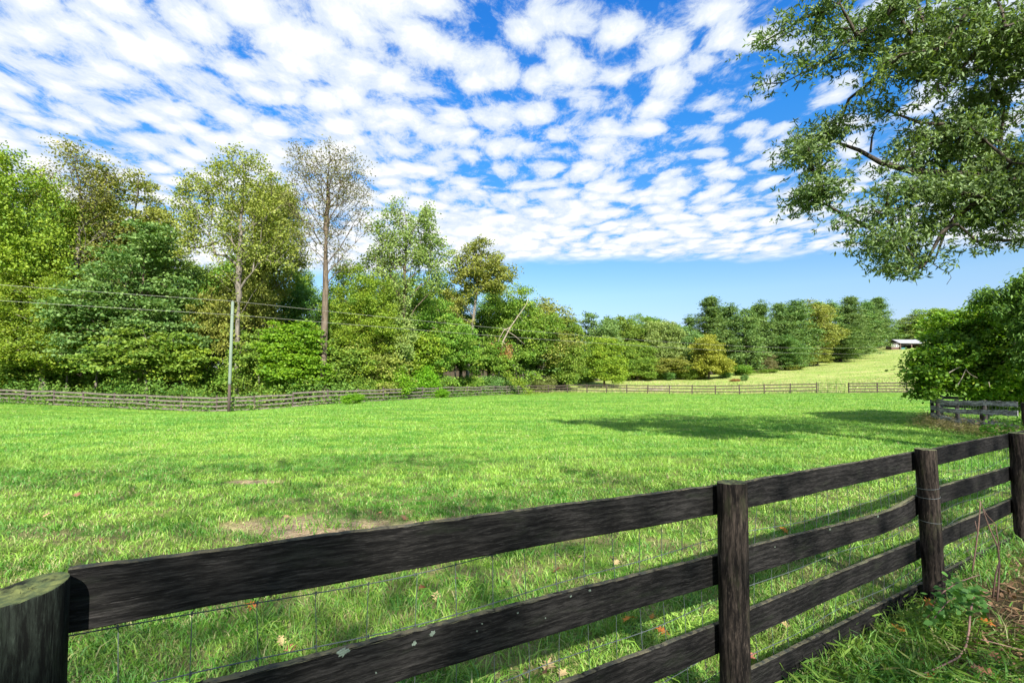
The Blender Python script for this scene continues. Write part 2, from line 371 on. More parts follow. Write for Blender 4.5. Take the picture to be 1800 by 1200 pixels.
def wood_mat(name, dark, lightc, moss=0.7, mossc=(0.11, 0.12, 0.06), grain=1.0):
    m, nt, out = mat(name)
    uv = nt.new('ShaderNodeUVMap').outputs[0]; ge = nt.new('ShaderNodeNewGeometry')
    rnd = nt.new('ShaderNodeObjectInfo').outputs['Random']
    ro = nt.new('ShaderNodeCombineXYZ'); nt.link(nt.math('MULTIPLY', rnd, 37.0), ro.inputs[0]); nt.link(nt.math('MULTIPLY', rnd, 11.0), ro.inputs[1])
    va = nt.new('ShaderNodeVectorMath', operation='ADD'); nt.link(uv, va.inputs[0]); nt.link(ro.outputs[0], va.inputs[1]); uvr = va.outputs[0]
    g1 = nt.noise(nt.mapping(uvr, (4.0, 34*grain, 1)), 1.6, 8, 0.68, 1.4)
    g2 = nt.noise(nt.mapping(uvr, (16, 190*grain, 1)), 1.0, 5, 0.6, 0.6)
    blot = nt.noise(nt.mapping(uvr, (1.5, 5, 1)), 1.4, 5, 0.65)
    wv = nt.new('ShaderNodeTexWave', wave_type='BANDS', bands_direction='Y'); nt.link(nt.mapping(uvr, (0.35, 1, 1)), wv.inputs[0])
    wv.inputs['Scale'].default_value = 11*grain; wv.inputs['Distortion'].default_value = 9; wv.inputs['Detail'].default_value = 3; wv.inputs['Detail Scale'].default_value = 1.2
    g3 = nt.noise(nt.mapping(uvr, (40, 460*grain, 1)), 1.0, 4, 0.7, 0.3)
    crack = nt.ramp(nt.noise(nt.mapping(uvr, (3.0, 60*grain, 1), (3, 8, 0)), 1.3, 4, 0.6, 0.8), 0.32, 0.40, 0.75, 0.0)
    f = nt.math('ADD', nt.math('MULTIPLY', g1, 0.26), nt.math('ADD', nt.math('MULTIPLY', g2, 0.30), nt.math('ADD', nt.math('MULTIPLY', blot, 0.20), nt.math('ADD', nt.math('MULTIPLY', g3, 0.24), nt.math('MULTIPLY', wv.outputs['Fac'], 0.06)))))
    col = nt.mix(nt.ramp(f, 0.46, 0.66), dark, tuple(c*1.3 for c in lightc))
    col = nt.mix(nt.ramp(nt.math('ADD', nt.math('MULTIPLY', g2, .5), nt.math('MULTIPLY', g3, .5)), 0.56, 0.68, 0, 0.8), col, tuple(c*2.6 for c in lightc))
    col = nt.mix(crack, col, tuple(c*.4 for c in dark))
    alg = nt.ramp(nt.noise(nt.mapping(uvr, (2.2, 9, 1), (5, 2, 0)), 1.5, 6, 0.7), 0.52, 0.68, 0, .5)
    col = nt.mix(nt.math('MULTIPLY', alg, moss), col, (lightc[0]*1.1, lightc[1]*1.5, lightc[2]*.95))
    up = nt.new('ShaderNodeSeparateXYZ'); nt.link(ge.outputs['Normal'], up.inputs[0])
    nm = nt.noise(ge.outputs['Position'], 22, 5, 0.65); nl = nt.ramp(nt.noise(ge.outputs['Position'], 26, 5, 0.65), .35, .65)
    mm = nt.math('MULTIPLY', nt.ramp(up.outputs[2], 0.45, 0.8), nt.math('MULTIPLY', nt.ramp(nm, 0.32, 0.52), moss))
    col = nt.mix(mm, col, nt.mix(nl, (mossc[0]*0.45, mossc[1]*0.55, mossc[2]*0.75), (mossc[0]*1.3, mossc[1]*1.25, mossc[2]*1.2)))
    h = nt.math('SUBTRACT', nt.math('ADD', nt.math('ADD', nt.math('MULTIPLY', g1, 0.6), nt.math('MULTIPLY', g2, 0.5)), nt.math('MULTIPLY', g3, .4)), nt.math('MULTIPLY', crack, .5))
    principled(nt, out, col, 0.88, h, 0.6, 0.003, 0.12)
    return m
M_board = wood_mat('weathered_dark_board', (0.0035, 0.0033, 0.0032), (0.019, 0.0178, 0.0167), 0.55, (0.14, 0.13, 0.08))
M_post = wood_mat('weathered_dark_post', (0.005, 0.004, 0.0035), (0.040, 0.031, 0.025), 0.95, (0.10, 0.11, 0.05), 0.8)
M_post_grn = wood_mat('algae_covered_post', (0.002, 0.0025, 0.002), (0.013, 0.017, 0.013), 1.0, (0.085, 0.10, 0.035), 0.8)
M_farwood = wood_mat('aged_brown_board', (0.03, 0.023, 0.019), (0.11, 0.085, 0.07), 0.3)
M_greywood = wood_mat('sun_bleached_grey_board', (0.06, 0.057, 0.06), (0.36, 0.35, 0.365), 0.1, (0.2, 0.2, 0.17), 0.3)
M_darkwood = wood_mat('dark_stained_board', (0.012, 0.011, 0.011), (0.05, 0.045, 0.042), 0.2)
def plain(name, col, rough=0.5, metal=0.0, nsc=8.0, var=0.25, spec=0.4):
    m, nt, out = mat(name)
    tcn = nt.new('ShaderNodeTexCoord').outputs['Object']
    n = nt.noise(tcn, nsc, 5, 0.6)
    c = nt.mix(n, tuple(v*(1-var) for v in col), tuple(min(1, v*(1+var)) for v in col))
    p = principled(nt, out, c, rough, n, 0.2, 0.003, spec); p.inputs['Metallic'].default_value = metal
    return m
M_wire = plain('galvanised_wire', (0.07, 0.085, 0.085), 0.6, 0.2)
M_cable = plain('pale_overhead_cable', (0.20, 0.20, 0.17), 0.8)
M_pole_top = plain('green_weathered_pole', (0.13, 0.165, 0.125), 0.85, 0, 3)
M_pole_low = plain('creosote_pole_base', (0.06, 0.045, 0.035), 0.85, 0, 3)
M_gate = plain('painted_gate_tube', (0.04, 0.033, 0.03), 0.5)
M_roof = plain('pale_metal_roof', (0.24, 0.24, 0.25), 0.6, 0.0, 1)
M_red = plain('red_brown_siding', (0.09, 0.052, 0.042), 0.8, 0, 2)
M_white = plain('white_paint', (0.78, 0.78, 0.76), 0.6)
M_glass = plain('dark_window_glass', (0.03, 0.04, 0.05), 0.1)
M_inner = plain('dark_shed_interior', (0.03, 0.025, 0.02), 0.9)
M_teal = plain('teal_plastic', (0.03, 0.12, 0.12), 0.5)
M_lichen = plain('pale_lichen', (0.12, 0.155, 0.12), 0.95, 0, 120, 0.4)
M_mossy = plain('crusty_moss', (0.075, 0.075, 0.04), 1.0, 0, 60, 0.6)
M_stemdry = plain('dry_brown_stem', (0.16, 0.095, 0.07), 0.8, 0, 20, 0.4)
M_twig = plain('pinkish_brown_twig', (0.23, 0.13, 0.105), 0.7, 0, 30, 0.35)
M_bram = leaf_mat('bramble_leaf', (0.035, 0.14, 0.02), (0.11, 0.27, 0.05), trans=0.3, gloss=0.06)
M_leafred = leaf_mat('fallen_leaf_red', (0.30, 0.10, 0.06), (0.50, 0.22, 0.16), trans=0.2)
M_leaforange = leaf_mat('fallen_leaf_orange', (0.38, 0.13, 0.03), (0.55, 0.24, 0.06), trans=0.2)
M_leafbrown = leaf_mat('fallen_leaf_brown', (0.13, 0.065, 0.035), (0.26, 0.14, 0.08), trans=0.1)
M_leaftan = leaf_mat('fallen_leaf_tan', (0.36, 0.24, 0.12), (0.50, 0.36, 0.20), trans=0.2)
M_weed = leaf_mat('weed_leaf', (0.05, 0.15, 0.015), (0.16, 0.28, 0.04), (0.33, 0.32, 0.13), 0.15)
M_dryweed = leaf_mat('dry_weed', (0.16, 0.14, 0.06), (0.34, 0.29, 0.15), (0.14, 0.20, 0.04), 0.3)
M_litter = leaf_mat('leaf_litter', (0.11, 0.065, 0.035), (0.32, 0.20, 0.115), (0.46, 0.36, 0.22), 0.15, trans=0.1)

# ------------------------------------------------------------------ ground sheet
def axis(fine, step, far, grow):
    a = list(np.arange(0, fine, step)); s = step
    while a[-1] < far:
        s = min(s*grow, 14); a.append(a[-1]+s)
    return np.array(a)
xp = axis(9, 0.13, 620, 1.06); X = np.concatenate([-xp[:0:-1], xp])
yp = axis(12, 0.13, 700, 1.035); Yn = axis(2, 0.5, 90, 1.3)
Ya = np.concatenate([-Yn[:0:-1], yp])
GX, GY = np.meshgrid(X, Ya); GZ = zf(GX, GY)
GZ += (fbm(GX*0.7, GY*0.7, 3)-0.5)*0.10*np.clip(1-np.abs(GY-4)/60, 0, 1)+(fbm(GX*3, GY*3, 8)-0.5)*0.035*(np.abs(GY-6) < 9)
def ground_z(x, y): return z1(x, y)
nx, ny = len(X), len(Ya)
idx = np.arange(nx*ny).reshape(ny, nx)
Fq = np.stack([idx[:-1, :-1], idx[:-1, 1:], idx[1:, 1:], idx[1:, :-1]], -1).reshape(-1, 4)
gm = npmesh('ground', np.stack([GX, GY, GZ], -1).reshape(-1, 3), Fq, smooth=True)
far_y = interp_line(ALL_FAR, GX); left_y = interp_line(LEFT_LINE, GX)
beyond_far = np.clip((GY-far_y)/0.8, 0, 1)*(GX > px_x(905, 74))
dryz = beyond_far
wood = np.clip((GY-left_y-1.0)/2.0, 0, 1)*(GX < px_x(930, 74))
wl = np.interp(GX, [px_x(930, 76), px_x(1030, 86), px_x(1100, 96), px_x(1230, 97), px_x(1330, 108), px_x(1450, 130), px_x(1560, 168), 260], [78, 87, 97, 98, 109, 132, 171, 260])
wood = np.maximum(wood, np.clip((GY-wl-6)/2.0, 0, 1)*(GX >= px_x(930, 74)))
bare = bare_mask(GX, GY)
lit = litter_mask(GX, GY)
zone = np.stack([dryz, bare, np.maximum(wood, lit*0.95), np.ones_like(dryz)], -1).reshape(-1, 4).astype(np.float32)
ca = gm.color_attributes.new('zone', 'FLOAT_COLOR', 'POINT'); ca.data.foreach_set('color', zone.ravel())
go = obj('ground', gm, m_ground); go['kind'] = 'structure'
go['label'] = 'mown green pasture rising to a dry hillside'

# surface height incl. the little bumps, for things that sit on it
def surf(x, y):
    x = np.asarray(x, dtype=float); y = np.asarray(y, dtype=float)
    z = zf(x, y)
    return z+(fbm(x*0.7, y*0.7, 3)-0.5)*0.10*np.clip(1-np.abs(y-4)/60, 0, 1)+(fbm(x*3, y*3, 8)-0.5)*0.035*(np.abs(y-6) < 9)
def s1(x, y): return float(surf(np.array([x]), np.array([y]))[0])

# ------------------------------------------------------------------ NEAR FENCE
DIR = np.array([0.845, 0.535, 0]); DIR /= np.linalg.norm(DIR); NRM = np.array([-DIR[1], DIR[0], 0])
def fpt(t): return np.array([-1.011+2.0655*t, 1.023+1.3135*t, 0.0])
near = empty('board_fence', tuple(fpt(1)))
tag(near, 'dark weathered board fence with round posts crossing the foreground', 'fence')
near_o = np.array(near.location)
BT = 0.024; POST_R = 0.068
def board_mesh(t0, t1_, ztop, h, seed, off=POST_R+0.004, droop=None):
    """ztop: list of (s, z) along the bay, s 0..1"""
    rng = np.random.RandomState(seed); n = 120
    mb = MB(); V = []; Fc = []; U = []
    ss = np.linspace(0, 1, n)
    zs = np.interp(ss, [a for a, b in ztop], [b for a, b in ztop])
    k = np.ones(7)/7; zs = np.convolve(np.pad(zs, 3, mode='edge'), k, 'valid') if len(ztop) > 2 else zs
    jt = (fbm(ss*9+seed, ss*0+seed, seed)-0.5)*0.006-np.clip(vnoise(ss*38, ss*0, seed+5)-.76, 0, 1)*.016+(vnoise(ss*90, ss*0, seed+15)-.5)*0.003; jb = (fbm(ss*9+seed, ss*0, seed+3)-0.5)*0.008
    bow = (fbm(ss*2, ss*0, seed+9)-0.5)*0.02
    b = 0.003
    for i in range(n):
        t = t0+(t1_-t0)*ss[i]; p = fpt(t)+NRM*(off+bow[i])-near_o
        zt = zs[i]+jt[i]; zb = zs[i]-h+jb[i]
        for (o_, z_) in ((0, zb+b), (0, zt-b), (b, zt), (BT-b, zt-0.001), (BT, zt-b), (BT, zb+b), (BT-b, zb), (b, zb)):
            V.append(p+NRM*o_+np.array([0, 0, z_-near_o[2]]))
    L = np.linalg.norm(fpt(t1_)-fpt(t0)); vv = [0, h, h+.01, h+.03, h+.04, 2*h+.04, 2*h+.05, 2*h+.07, 2*h+.08]
    for i in range(n-1):
        for j in range(8):
            k2 = (j+1) % 8
            Fc.append((i*8+j, (i+1)*8+j, (i+1)*8+k2, i*8+k2))
            u0, u1 = ss[i]*L, ss[i+1]*L
            U.append([(u0, vv[j]), (u1, vv[j]), (u1, vv[j+1]), (u0, vv[j+1])])
    Fc.append(tuple(range(8))); U.append([(0, 0.01*q) for q in range(8)])
    Fc.append(tuple((n-1)*8+q for q in range(8))[::-1]); U.append([(L, 0.01*q) for q in range(8)])
    mb.add(V, Fc, U)
    return mb.mesh('board')
Z = {  # tops of the four boards bay by bay
 -1: [[(0, 1.26), (1, 1.235)], [(0, .97), (1, .935)], [(0, .65), (1, .61)], [(0, .33), (1, .30)]],
 0: [[(0, 1.263), (1, 1.157)], [(0, .93), (0.2, .905), (0.55, .868), (1, .818)], [(0, .60), (1, .492)], [(0, .29), (1, .20)]],
 1: [[(0, 1.157), (1, 1.116)], [(0, .820), (.25, .795), (.5, .765), (.75, .745), (.88, .758), (1, .805)], [(0, .496), (1, .445)], [(0, .205), (.45, .165), (1, .115)]],
 2: [[(0, 1.118), (1, 1.102)], [(0, .808), (1, .757)], [(0, .450), (1, .428)], [(0, .120), (.5, .085), (1, .045)]],
 3: [[(0, 1.10), (1, 1.07)], [(0, .755), (1, .72)], [(0, .43), (1, .39)], [(0, .06), (1, .04)]],
}
lich_pts = []
for bay in (-1, 0, 1, 2, 3):
    for k, zt in enumerate(Z[bay]):
        gap = 0.0015
        e = 0.035 if bay == 1 and k == 1 else 0.0
        jo = {0: .02, 1: .05, 2: .045, 3: .05}
        o = obj('board', board_mesh(bay+gap+jo.get(bay, 0), bay+1-gap+jo.get(bay+1, 0), zt, 0.143 if k else 0.142, bay*10+k+50, POST_R+0.004+(0.004 if (bay+k) % 2 else 0)), M_board, near)
        # crusty moss along the upper edge of the lower boards: one bumpy ribbon
        if bay in (0, 1, 2) and k in (1, 2, 3):
            nn = 260; ss_ = np.linspace(0.01, 0.99, nn); zz = np.interp(ss_, [a for a, b in zt], [b for a, b in zt])
            if len(zt) > 2:
                kk = np.ones(45)/45; zz = np.convolve(np.pad(zz, 22, mode='edge'), kk, 'valid')
            amt = np.clip((fbm(ss_*5+bay*3.1, ss_*0+k*7.7, 4)-(.40 if k == 1 else .47))*5, 0, 1)
            Vm = []; across = (0.001, .006, .012, .018, .0235)
            off_ = POST_R+0.004+(0.004 if (bay+k) % 2 else 0); bowm = (fbm(ss_*2, ss_*0, bay*10+k+50+9)-0.5)*0.02
            for i in range(nn):
                p = fpt(bay+ss_[i])-near_o
                for q, o_ in enumerate(across):
                    bump = amt[i]*(.003+.009*vnoise(np.array([ss_[i]*170.]), np.array([q*1.3+k*9.]), bay+k)[0])*(0.35 if q in (0, 4) else 1)-.004
                    spill = -.004*amt[i]*vnoise(np.array([ss_[i]*60.]), np.array([k*3.]), 3)[0] if q == 0 else 0
                    v = p+NRM*(off_+bowm[i]+o_+spill); Vm.append((v[0], v[1], zz[i]-near_o[2]+bump))
            Fm = [(i*5+q, (i+1)*5+q, (i+1)*5+q+1, i*5+q+1) for i in range(nn-1) for q in range(4)]
            mbm = MB(); mbm.add(Vm, Fm); obj('moss', mbm.mesh('moss', True), M_mossy, o)
        if (bay, k) in ((0, 1), (1, 1)):
            rng = np.random.RandomState(bay+77)
            spots = [(0.27, .004, .017), (0.36, .034, .009), (0.385, .018, .010), (0.46, .03, .004), (.452, .05, .003), (.52, .025, .004), (.62, .014, .005), (.66, .01, .006), (.31, .09, .003), (.57, .07, .003)] if bay == 0 else [(.2, .03, .004), (.45, .01, .008), (.72, .01, .009)]
            bfun = lambda s_: (fbm(np.array([s_*2.]), np.array([0.]), bay*10+k+50+9)[0]-0.5)*0.02
            for s, dz, r in spots:
                zz = float(np.interp(s, [a for a, b in zt], [b for a, b in zt])); mbm = MB(); N_ = 26
                c = fpt(bay+s)-near_o+NRM*(POST_R+0.004+(0.004 if (bay+k) % 2 else 0)+bfun(s)-.0012)+np.array([0, 0, zz-dz-near_o[2]])
                rad = [r*(.55+.75*rng.rand()) for _ in range(N_)]
                def ringp(f, lift): return [c-NRM*lift*(.6+.8*rng.rand())+DIR*math.cos(a)*rad[i]*f+np.array([0, 0, math.sin(a)*rad[i]*f*.8]) for i, a in enumerate(np.linspace(0, 2*math.pi, N_+1)[:-1])]
                V_ = ringp(1, 0)+ringp(.75, .0022)+ringp(.4, .0012)+[c-NRM*.002]
                F_ = [(u*N_+i, u*N_+(i+1) % N_, (u+1)*N_+(i+1) % N_, (u+1)*N_+i) for u in (0, 1) for i in range(N_)]+[(2*N_+i, 2*N_+(i+1) % N_, 3*N_) for i in range(N_)]
                mbm.add(V_, F_); obj('lichen', mbm.mesh('lichen'), M_lichen, o)
def post_mesh(top, base, r, seed, slant=(0, 0), sides=28):
    rng = np.random.RandomState(seed); mb = MB(); n = 26
    zs = np.concatenate([np.linspace(base, top-0.02, n-3), [top-0.008, top-0.002, top]]); th = np.linspace(0, 2*math.pi, sides, endpoint=False)
    V = []
    for i, z in enumerate(zs):
        for j, a in enumerate(th):
            rr = r*(1+0.05*(fbm(np.array([math.cos(a)*1.3+seed]), np.array([math.sin(a)*1.3+z*0.7]), seed)[0]-.5)+0.035*(vnoise(np.array([a*4.0]), np.array([z*0.9]), seed+2)[0]-.5))
            if i == n-2: rr *= 0.997
            if i == n-1: rr *= 0.985
            zz = z
            if i >= n-3: zz = z+slant[0]*math.cos(a)*r+slant[1]*math.sin(a)*r+(rng.rand()-.5)*0.002
            V.append((math.cos(a)*rr, math.sin(a)*rr, zz))
    Fc = []; U = []
    for i in range(n-1):
        for j in range(sides):
            k = (j+1) % sides; Fc.append((i*sides+j, i*sides+k, (i+1)*sides+k, (i+1)*sides+j))
            U.append([(zs[i], j*r*.224), (zs[i], (j+1)*r*.224), (zs[i+1], (j+1)*r*.224), (zs[i+1], j*r*.224)])
    # end grain top in rings
    b0 = (n-1)*sides; prev = list(range(b0, b0+sides))
    for q, f in enumerate((0.7, 0.4, 0.15)):
        st = len(V)
        for j, a in enumerate(th):
            V.append((math.cos(a)*r*f*.95, math.sin(a)*r*f*.95, top+(slant[0]*math.cos(a)+slant[1]*math.sin(a))*r*f+(rng.rand()-.5)*0.006-0.002*q))
        cur = list(range(st, st+sides))
        for j in range(sides):
            k = (j+1) % sides; Fc.append((prev[j], prev[k], cur[k], cur[j])); U.append([(V[i_][0], V[i_][1]) for i_ in (prev[j], prev[k], cur[k], cur[j])])
        prev = cur
    Fc.append(tuple(prev)); U.append([(V[i_][0], V[i_][1]) for i_ in prev])
    mb.add(V, Fc, U); me = mb.mesh('post', smooth=True); nf = (n-3)*sides
    me.polygons.foreach_set('use_smooth', np.arange(len(me.polygons)) < nf); me.update(); return me
posts = {-1: 1.31, 0: 1.256, 1: 1.19, 2: 1.150, 3: 1.115, 4: 1.08}
for k, zt in posts.items():
    p = fpt(k)-near_o
    o = obj('post', post_mesh(zt, -0.35, POST_R*(1.0 if k != 2 else 0.97), 20+k, slant={0: (0.10, 0.12), 1: (0.03, -0.05), 2: (-.04, .02)}.get(k, (0.02, 0.02))), M_post_grn if k == 0 else M_post, near, tuple(p))
    if k == 2: o.rotation_euler = (0, R(-2.0), 0); o.location.x += 0.022; o['label'] = 'leaning dark post with two rusty wire bands'
    if k == 3: o.rotation_euler = (0, R(-1.2), 0)
    if k == 0: o['label'] = 'nearest post, black with green algae and yellow moss on its cut top'
    if k == 2:
        for zz in (0.80, 0.865, 0.62):
            mb = MB(); th = np.linspace(0, 2*math.pi, 26); rr = POST_R*1.005
            mb.tube(np.stack([np.cos(th)*rr, np.sin(th)*rr, zz+0.006*np.sin(th+zz*9)], -1), 0.0016, 5, False)
            obj('wire_band', mb.mesh('wire_band'), M_wire, o)
# woven wire stapled behind the boards
mb = MB(); rng = np.random.RandomState(4)
tt = np.linspace(-1, 4, 130); woff = POST_R+BT+0.045
def wire_z(level, t): return np.interp(t, [-1, 0, 1, 2, 3, 4], np.array([1.12, 1.09, 1.01, .97, .955, .93]))*level
levels = (1.0, 0.845, 0.70, 0.555, 0.42, 0.30, 0.19, 0.09)
def wire_pt(level, t):
    p = fpt(t)+NRM*(woff+0.018*math.sin(t*5.1+level*4)+0.012*math.sin(t*13)); z = float(wire_z(level, t))+0.010*math.sin(t*6.3+level*9)
    return p-near_o+np.array([0, 0, z-near_o[2]])
for lv in levels: mb.tube([wire_pt(lv, t) for t in tt], 0.0017, 5, False)
nv = int(5*2.4476/0.152)
for i in range(nv):
    t = -1+i*0.152/2.4476; pts = []
    for lv in levels:
        p = wire_pt(lv, t); pts.append(p+DIR*(rng.randn()*0.004))
        # knot
        mb.tube([p-np.array([0, 0, .005]), p+np.array([0, 0, .005])], 0.0026, 5, True)
    mb.tube(pts, 0.0014, 4, False)
obj('wire_mesh', mb.mesh('wire_mesh'), M_wire, near)

# ------------------------------------------------------------------ plain post and board fences further off
def resample(line, step):
    P2 = np.array(line, dtype=float); d = np.concatenate([[0], np.cumsum(np.linalg.norm(np.diff(P2, axis=0), axis=1))])
    # smooth the bends
    n = max(2, int(round(d[-1]/step))+1); s = np.linspace(0, d[-1], n)
    return np.stack([np.interp(s, d, P2[:, 0]), np.interp(s, d, P2[:, 1])], -1)
def smooth_line(line, it=2):
    P2 = np.array(line, dtype=float)
    for _ in range(it):
        q = 0.75*P2[:-1]+0.25*P2[1:]; r = 0.25*P2[:-1]+0.75*P2[1:]
        P2 = np.concatenate([[P2[0]], np.stack([q, r], 1).reshape(-1, 2), [P2[-1]]])
    return P2
def far_fence(name, line, label, heights, post_h, mat_b, mat_p, side=1, bh=0.14, post_w=0.15, step=2.44, wob=0.02, seed=1, cat='fence', miss=0.0, extra_post=True, lean=0.03):
    pts = resample(smooth_line(line), step); zs = surf(pts[:, 0], pts[:, 1])
    root = empty(name, (pts[0][0], pts[0][1], zs[0])); tag(root, label, cat)
    o0 = np.array([pts[0][0], pts[0][1], zs[0]]); rng = np.random.RandomState(seed)
    n = len(pts); tops = np.zeros((n, len(heights)))
    for i in range(n):
        p = np.array([*pts[i], zs[i]])-o0
        r = post_w/2; a = [(math.cos(q)*r, math.sin(q)*r) for q in np.linspace(0, 2*math.pi, 9)[:-1]]
        mb = MB(); h = post_h*(1+rng.randn()*0.03); lx, ly = rng.randn()*lean, rng.randn()*lean
        V = [(x, y, -0.3) for x, y in a]+[(x+lx*h, y+ly*h, h) for x, y in a]
        Fc = [(j, (j+1) % 8, 8+(j+1) % 8, 8+j) for j in range(8)]+[tuple(range(8, 16))]
        U = [[(0, j*.05), (0, (j+1)*.05), (h, (j+1)*.05), (h, j*.05)] for j in range(8)]+[[(0, 0)]*8]
        mb.add(V, Fc, U); po = obj('post', mb.mesh('post'), mat_p, root, tuple(p))
    off = post_w/2+0.014
    for i in range(n-1):
        d = pts[i+1]-pts[i]; L = np.linalg.norm(d); d /= L; nr = np.array([-d[1], d[0]])*side
        for k, hz in enumerate(heights):
            if rng.rand() < miss: continue
            za, zb = hz+rng.randn()*wob, hz+rng.randn()*wob
            m_ = 6; mb = MB(); V = []; th = 0.024
            sag = rng.randn()*0.02
            for j in range(m_):
                s = j/(m_-1); p = np.array([*(pts[i]+(pts[i+1]-pts[i])*s), 0.]); z = (zs[i]-o0[2])*(1-s)+(zs[i+1]-o0[2])*s+za*(1-s)+zb*s-sag*4*s*(1-s)
                for (oo, dz) in ((0, -bh), (0, 0), (th, 0), (th, -bh)):
                    V.append((p[0]-o0[0]+nr[0]*(off+oo), p[1]-o0[1]+nr[1]*(off+oo), z+dz))
            Fc = []; U = []
            for j in range(m_-1):
                for q in range(4):
                    q2 = (q+1) % 4; Fc.append((j*4+q, (j+1)*4+q, (j+1)*4+q2, j*4+q2)); u0, u1 = j/(m_-1)*L, (j+1)/(m_-1)*L
                    v0 = (0, .14, .164, .304)[q]; v1 = (.14, .164, .304, .328)[q]
                    U.append([(u0, v0), (u1, v0), (u1, v1), (u0, v1)])
            Fc += [(0, 1, 2, 3), tuple((m_-1)*4+q for q in (3, 2, 1, 0))]; U += [[(0, 0)]*4]*2
            mb.add(V, Fc, U); obj('board', mb.mesh('board'), mat_b, root)
    return root, pts, zs
LW = wood_mat('silvered_brown_board', (0.05, 0.042, 0.037), (0.21, 0.18, 0.155), 0.3)
far_fence('board_fence', LEFT_LINE, 'sagging silvery brown board fence along the foot of the left wood', (1.20, 0.86, 0.50, 0.16), 1.30, LW, M_farwood, side=-1, seed=3, wob=0.035, step=3.0)
far_fence('board_fence', FAR_LINE, 'brown board fence closing the far end of the pasture, left of the gate', (1.20, 0.82, 0.42), 1.30, M_farwood, M_farwood, side=-1, seed=5, step=3.0, wob=.015)
far_fence('board_fence', FAR_LINE_R, 'short run of brown four board fence between the tube gate and the green bush', (1.22, 0.90, 0.56, 0.24), 1.30, M_farwood, M_farwood, side=-1, seed=6, step=3.05, wob=.012, lean=.01)
# tube gate standing half open
ga, gb = np.array(FAR_LINE[-1]), np.array(FAR_LINE_R[0])
gd = gb-ga; gl_ = np.linalg.norm(gd); gd /= gl_
gz0 = s1(*ga)
gate = empty('tube_gate', (ga[0]+gd[0]*0.15, ga[1]+gd[1]*0.15, gz0), math.atan2(gd[1], gd[0])+R(-8))
tag(gate, 'dark metal tube gate leaning in the gap of the far fence', 'gate')
W = min(3.55, gl_-0.5)
fr = MB(); fr.tube([(0.02, 0, 0.18), (0.0, 0, 1.22)], 0.036, 6); fr.tube([(0, 0, 1.22), (W-.12, 0, 1.22), (W, 0, 1.16), (W, 0, 0.16)], 0.036, 6); fr.tube([(0.02, 0, .16), (W, 0, .12)], 0.034, 6)
obj('gate_frame', fr.mesh('gate_frame'), M_gate, gate)
for zz in (0.40, 0.66, 0.93):
    b_ = MB(); b_.tube([(0.0, 0, zz), (W, 0, zz-.02)], 0.03, 6); obj('rail', b_.mesh('rail'), M_gate, gate)
for xx in (W*.36, W*.68):
    b_ = MB(); b_.tube([(xx, 0.012, .14), (xx, 0.012, 1.21)], 0.024, 6); obj('brace', b_.mesh('brace'), M_gate, gate)
gate.rotation_euler.y = R(1.0)

# right hand paddock fence, curved and bleached
RL = [(px_x(1652, 21.5), 21.5), (px_x(1636, 19.8), 19.8), (px_x(1646, 18.2), 18.2), (px_x(1680, 16.6), 16.6), (px_x(1728, 15.1), 15.1), (px_x(1792, 13.75), 13.75)]
RLp = np.array(RL); rz = surf(RLp[:, 0], RLp[:, 1])
rf = empty('board_fence', (RLp[-1][0], RLp[-1][1], rz[-1])); ro0 = np.array([RLp[-1][0], RLp[-1][1], rz[-1]])
tag(rf, 'curved sun bleached grey board fence below the big bush', 'fence')
for i in range(len(RLp)-1):
    p = np.array([*RLp[i], rz[i]])-ro0
    mb = MB(); r = 0.06
    mb.tube([(0, 0, -.3), (0.01, 0, .6), (0.0, 0.01, 1.07)], r, 10); obj('post', mb.mesh('post'), M_darkwood, rf, tuple(p))
tops = [[1.04, 1.03, 1.03, 1.03, 1.05, 1.06], [0.76, 0.76, 0.76, 0.755, 0.77, 0.80], [0.48, 0.47, 0.46, 0.445, 0.44, 0.45]]
SM = smooth_line(RL, 3); cum = np.concatenate([[0], np.cumsum(np.linalg.norm(np.diff(SM, axis=0), axis=1))])
segs = [0]+[int(np.argmin(((SM-RLp[i])**2).sum(1))) for i in range(1, len(RLp)-1)]+[len(SM)-1]
def rboard(a, b, k, bh=0.155, drop=None):
    mb = MB(); V = []; th = .025; idxs = list(range(segs[a], segs[b]+1)); m_ = len(idxs)
    for j in idxs:
        t0_, t1_ = SM[max(j-1, 0)], SM[min(j+1, len(SM)-1)]; d = (t1_-t0_)/np.linalg.norm(t1_-t0_); nr = np.array([d[1], -d[0]])*-1
        nr = np.array([-d[1], d[0]]);
        # boards hang on the camera side
        mid = SM[j]
        if np.dot(nr, -mid) < 0: nr = -nr
        f = np.interp(j, segs, range(len(segs))); zz = float(np.interp(f, range(6), tops[k]))+(vnoise(np.array([j*.9]), np.array([k*3.]), 2)[0]-.5)*.02
        g_ = s1(*mid)
        for oo, dz in ((.066, -bh), (.066, 0), (.066+th, 0), (.066+th, -bh)):
            V.append((mid[0]-ro0[0]+nr[0]*oo, mid[1]-ro0[1]+nr[1]*oo, g_-ro0[2]+zz+dz))
    Fc = []; U = []
    for j in range(m_-1):
        for q in range(4):
            q2 = (q+1) % 4; Fc.append((j*4+q, j*4+q2, (j+1)*4+q2, (j+1)*4+q)); u0, u1 = cum[idxs[j]], cum[idxs[j+1]]
            v0 = (0, .14, .164, .304)[q]; v1 = (.14, .164, .304, .328)[q]; U.append([(u0, v0), (u0, v1), (u1, v1), (u1, v0)])
    Fc += [(0, 1, 2, 3), tuple((m_-1)*4+q for q in (3, 2, 1, 0))]; U += [[(0, 0)]*4]*2
    mb.add(V, Fc, U); return mb.mesh('board')
for k in range(3):
    for a, b in ((0, 2), (2, 4), (4, 5)):
        obj('board', rboard(a, b, k), M_greywood, rf)
mb = MB()
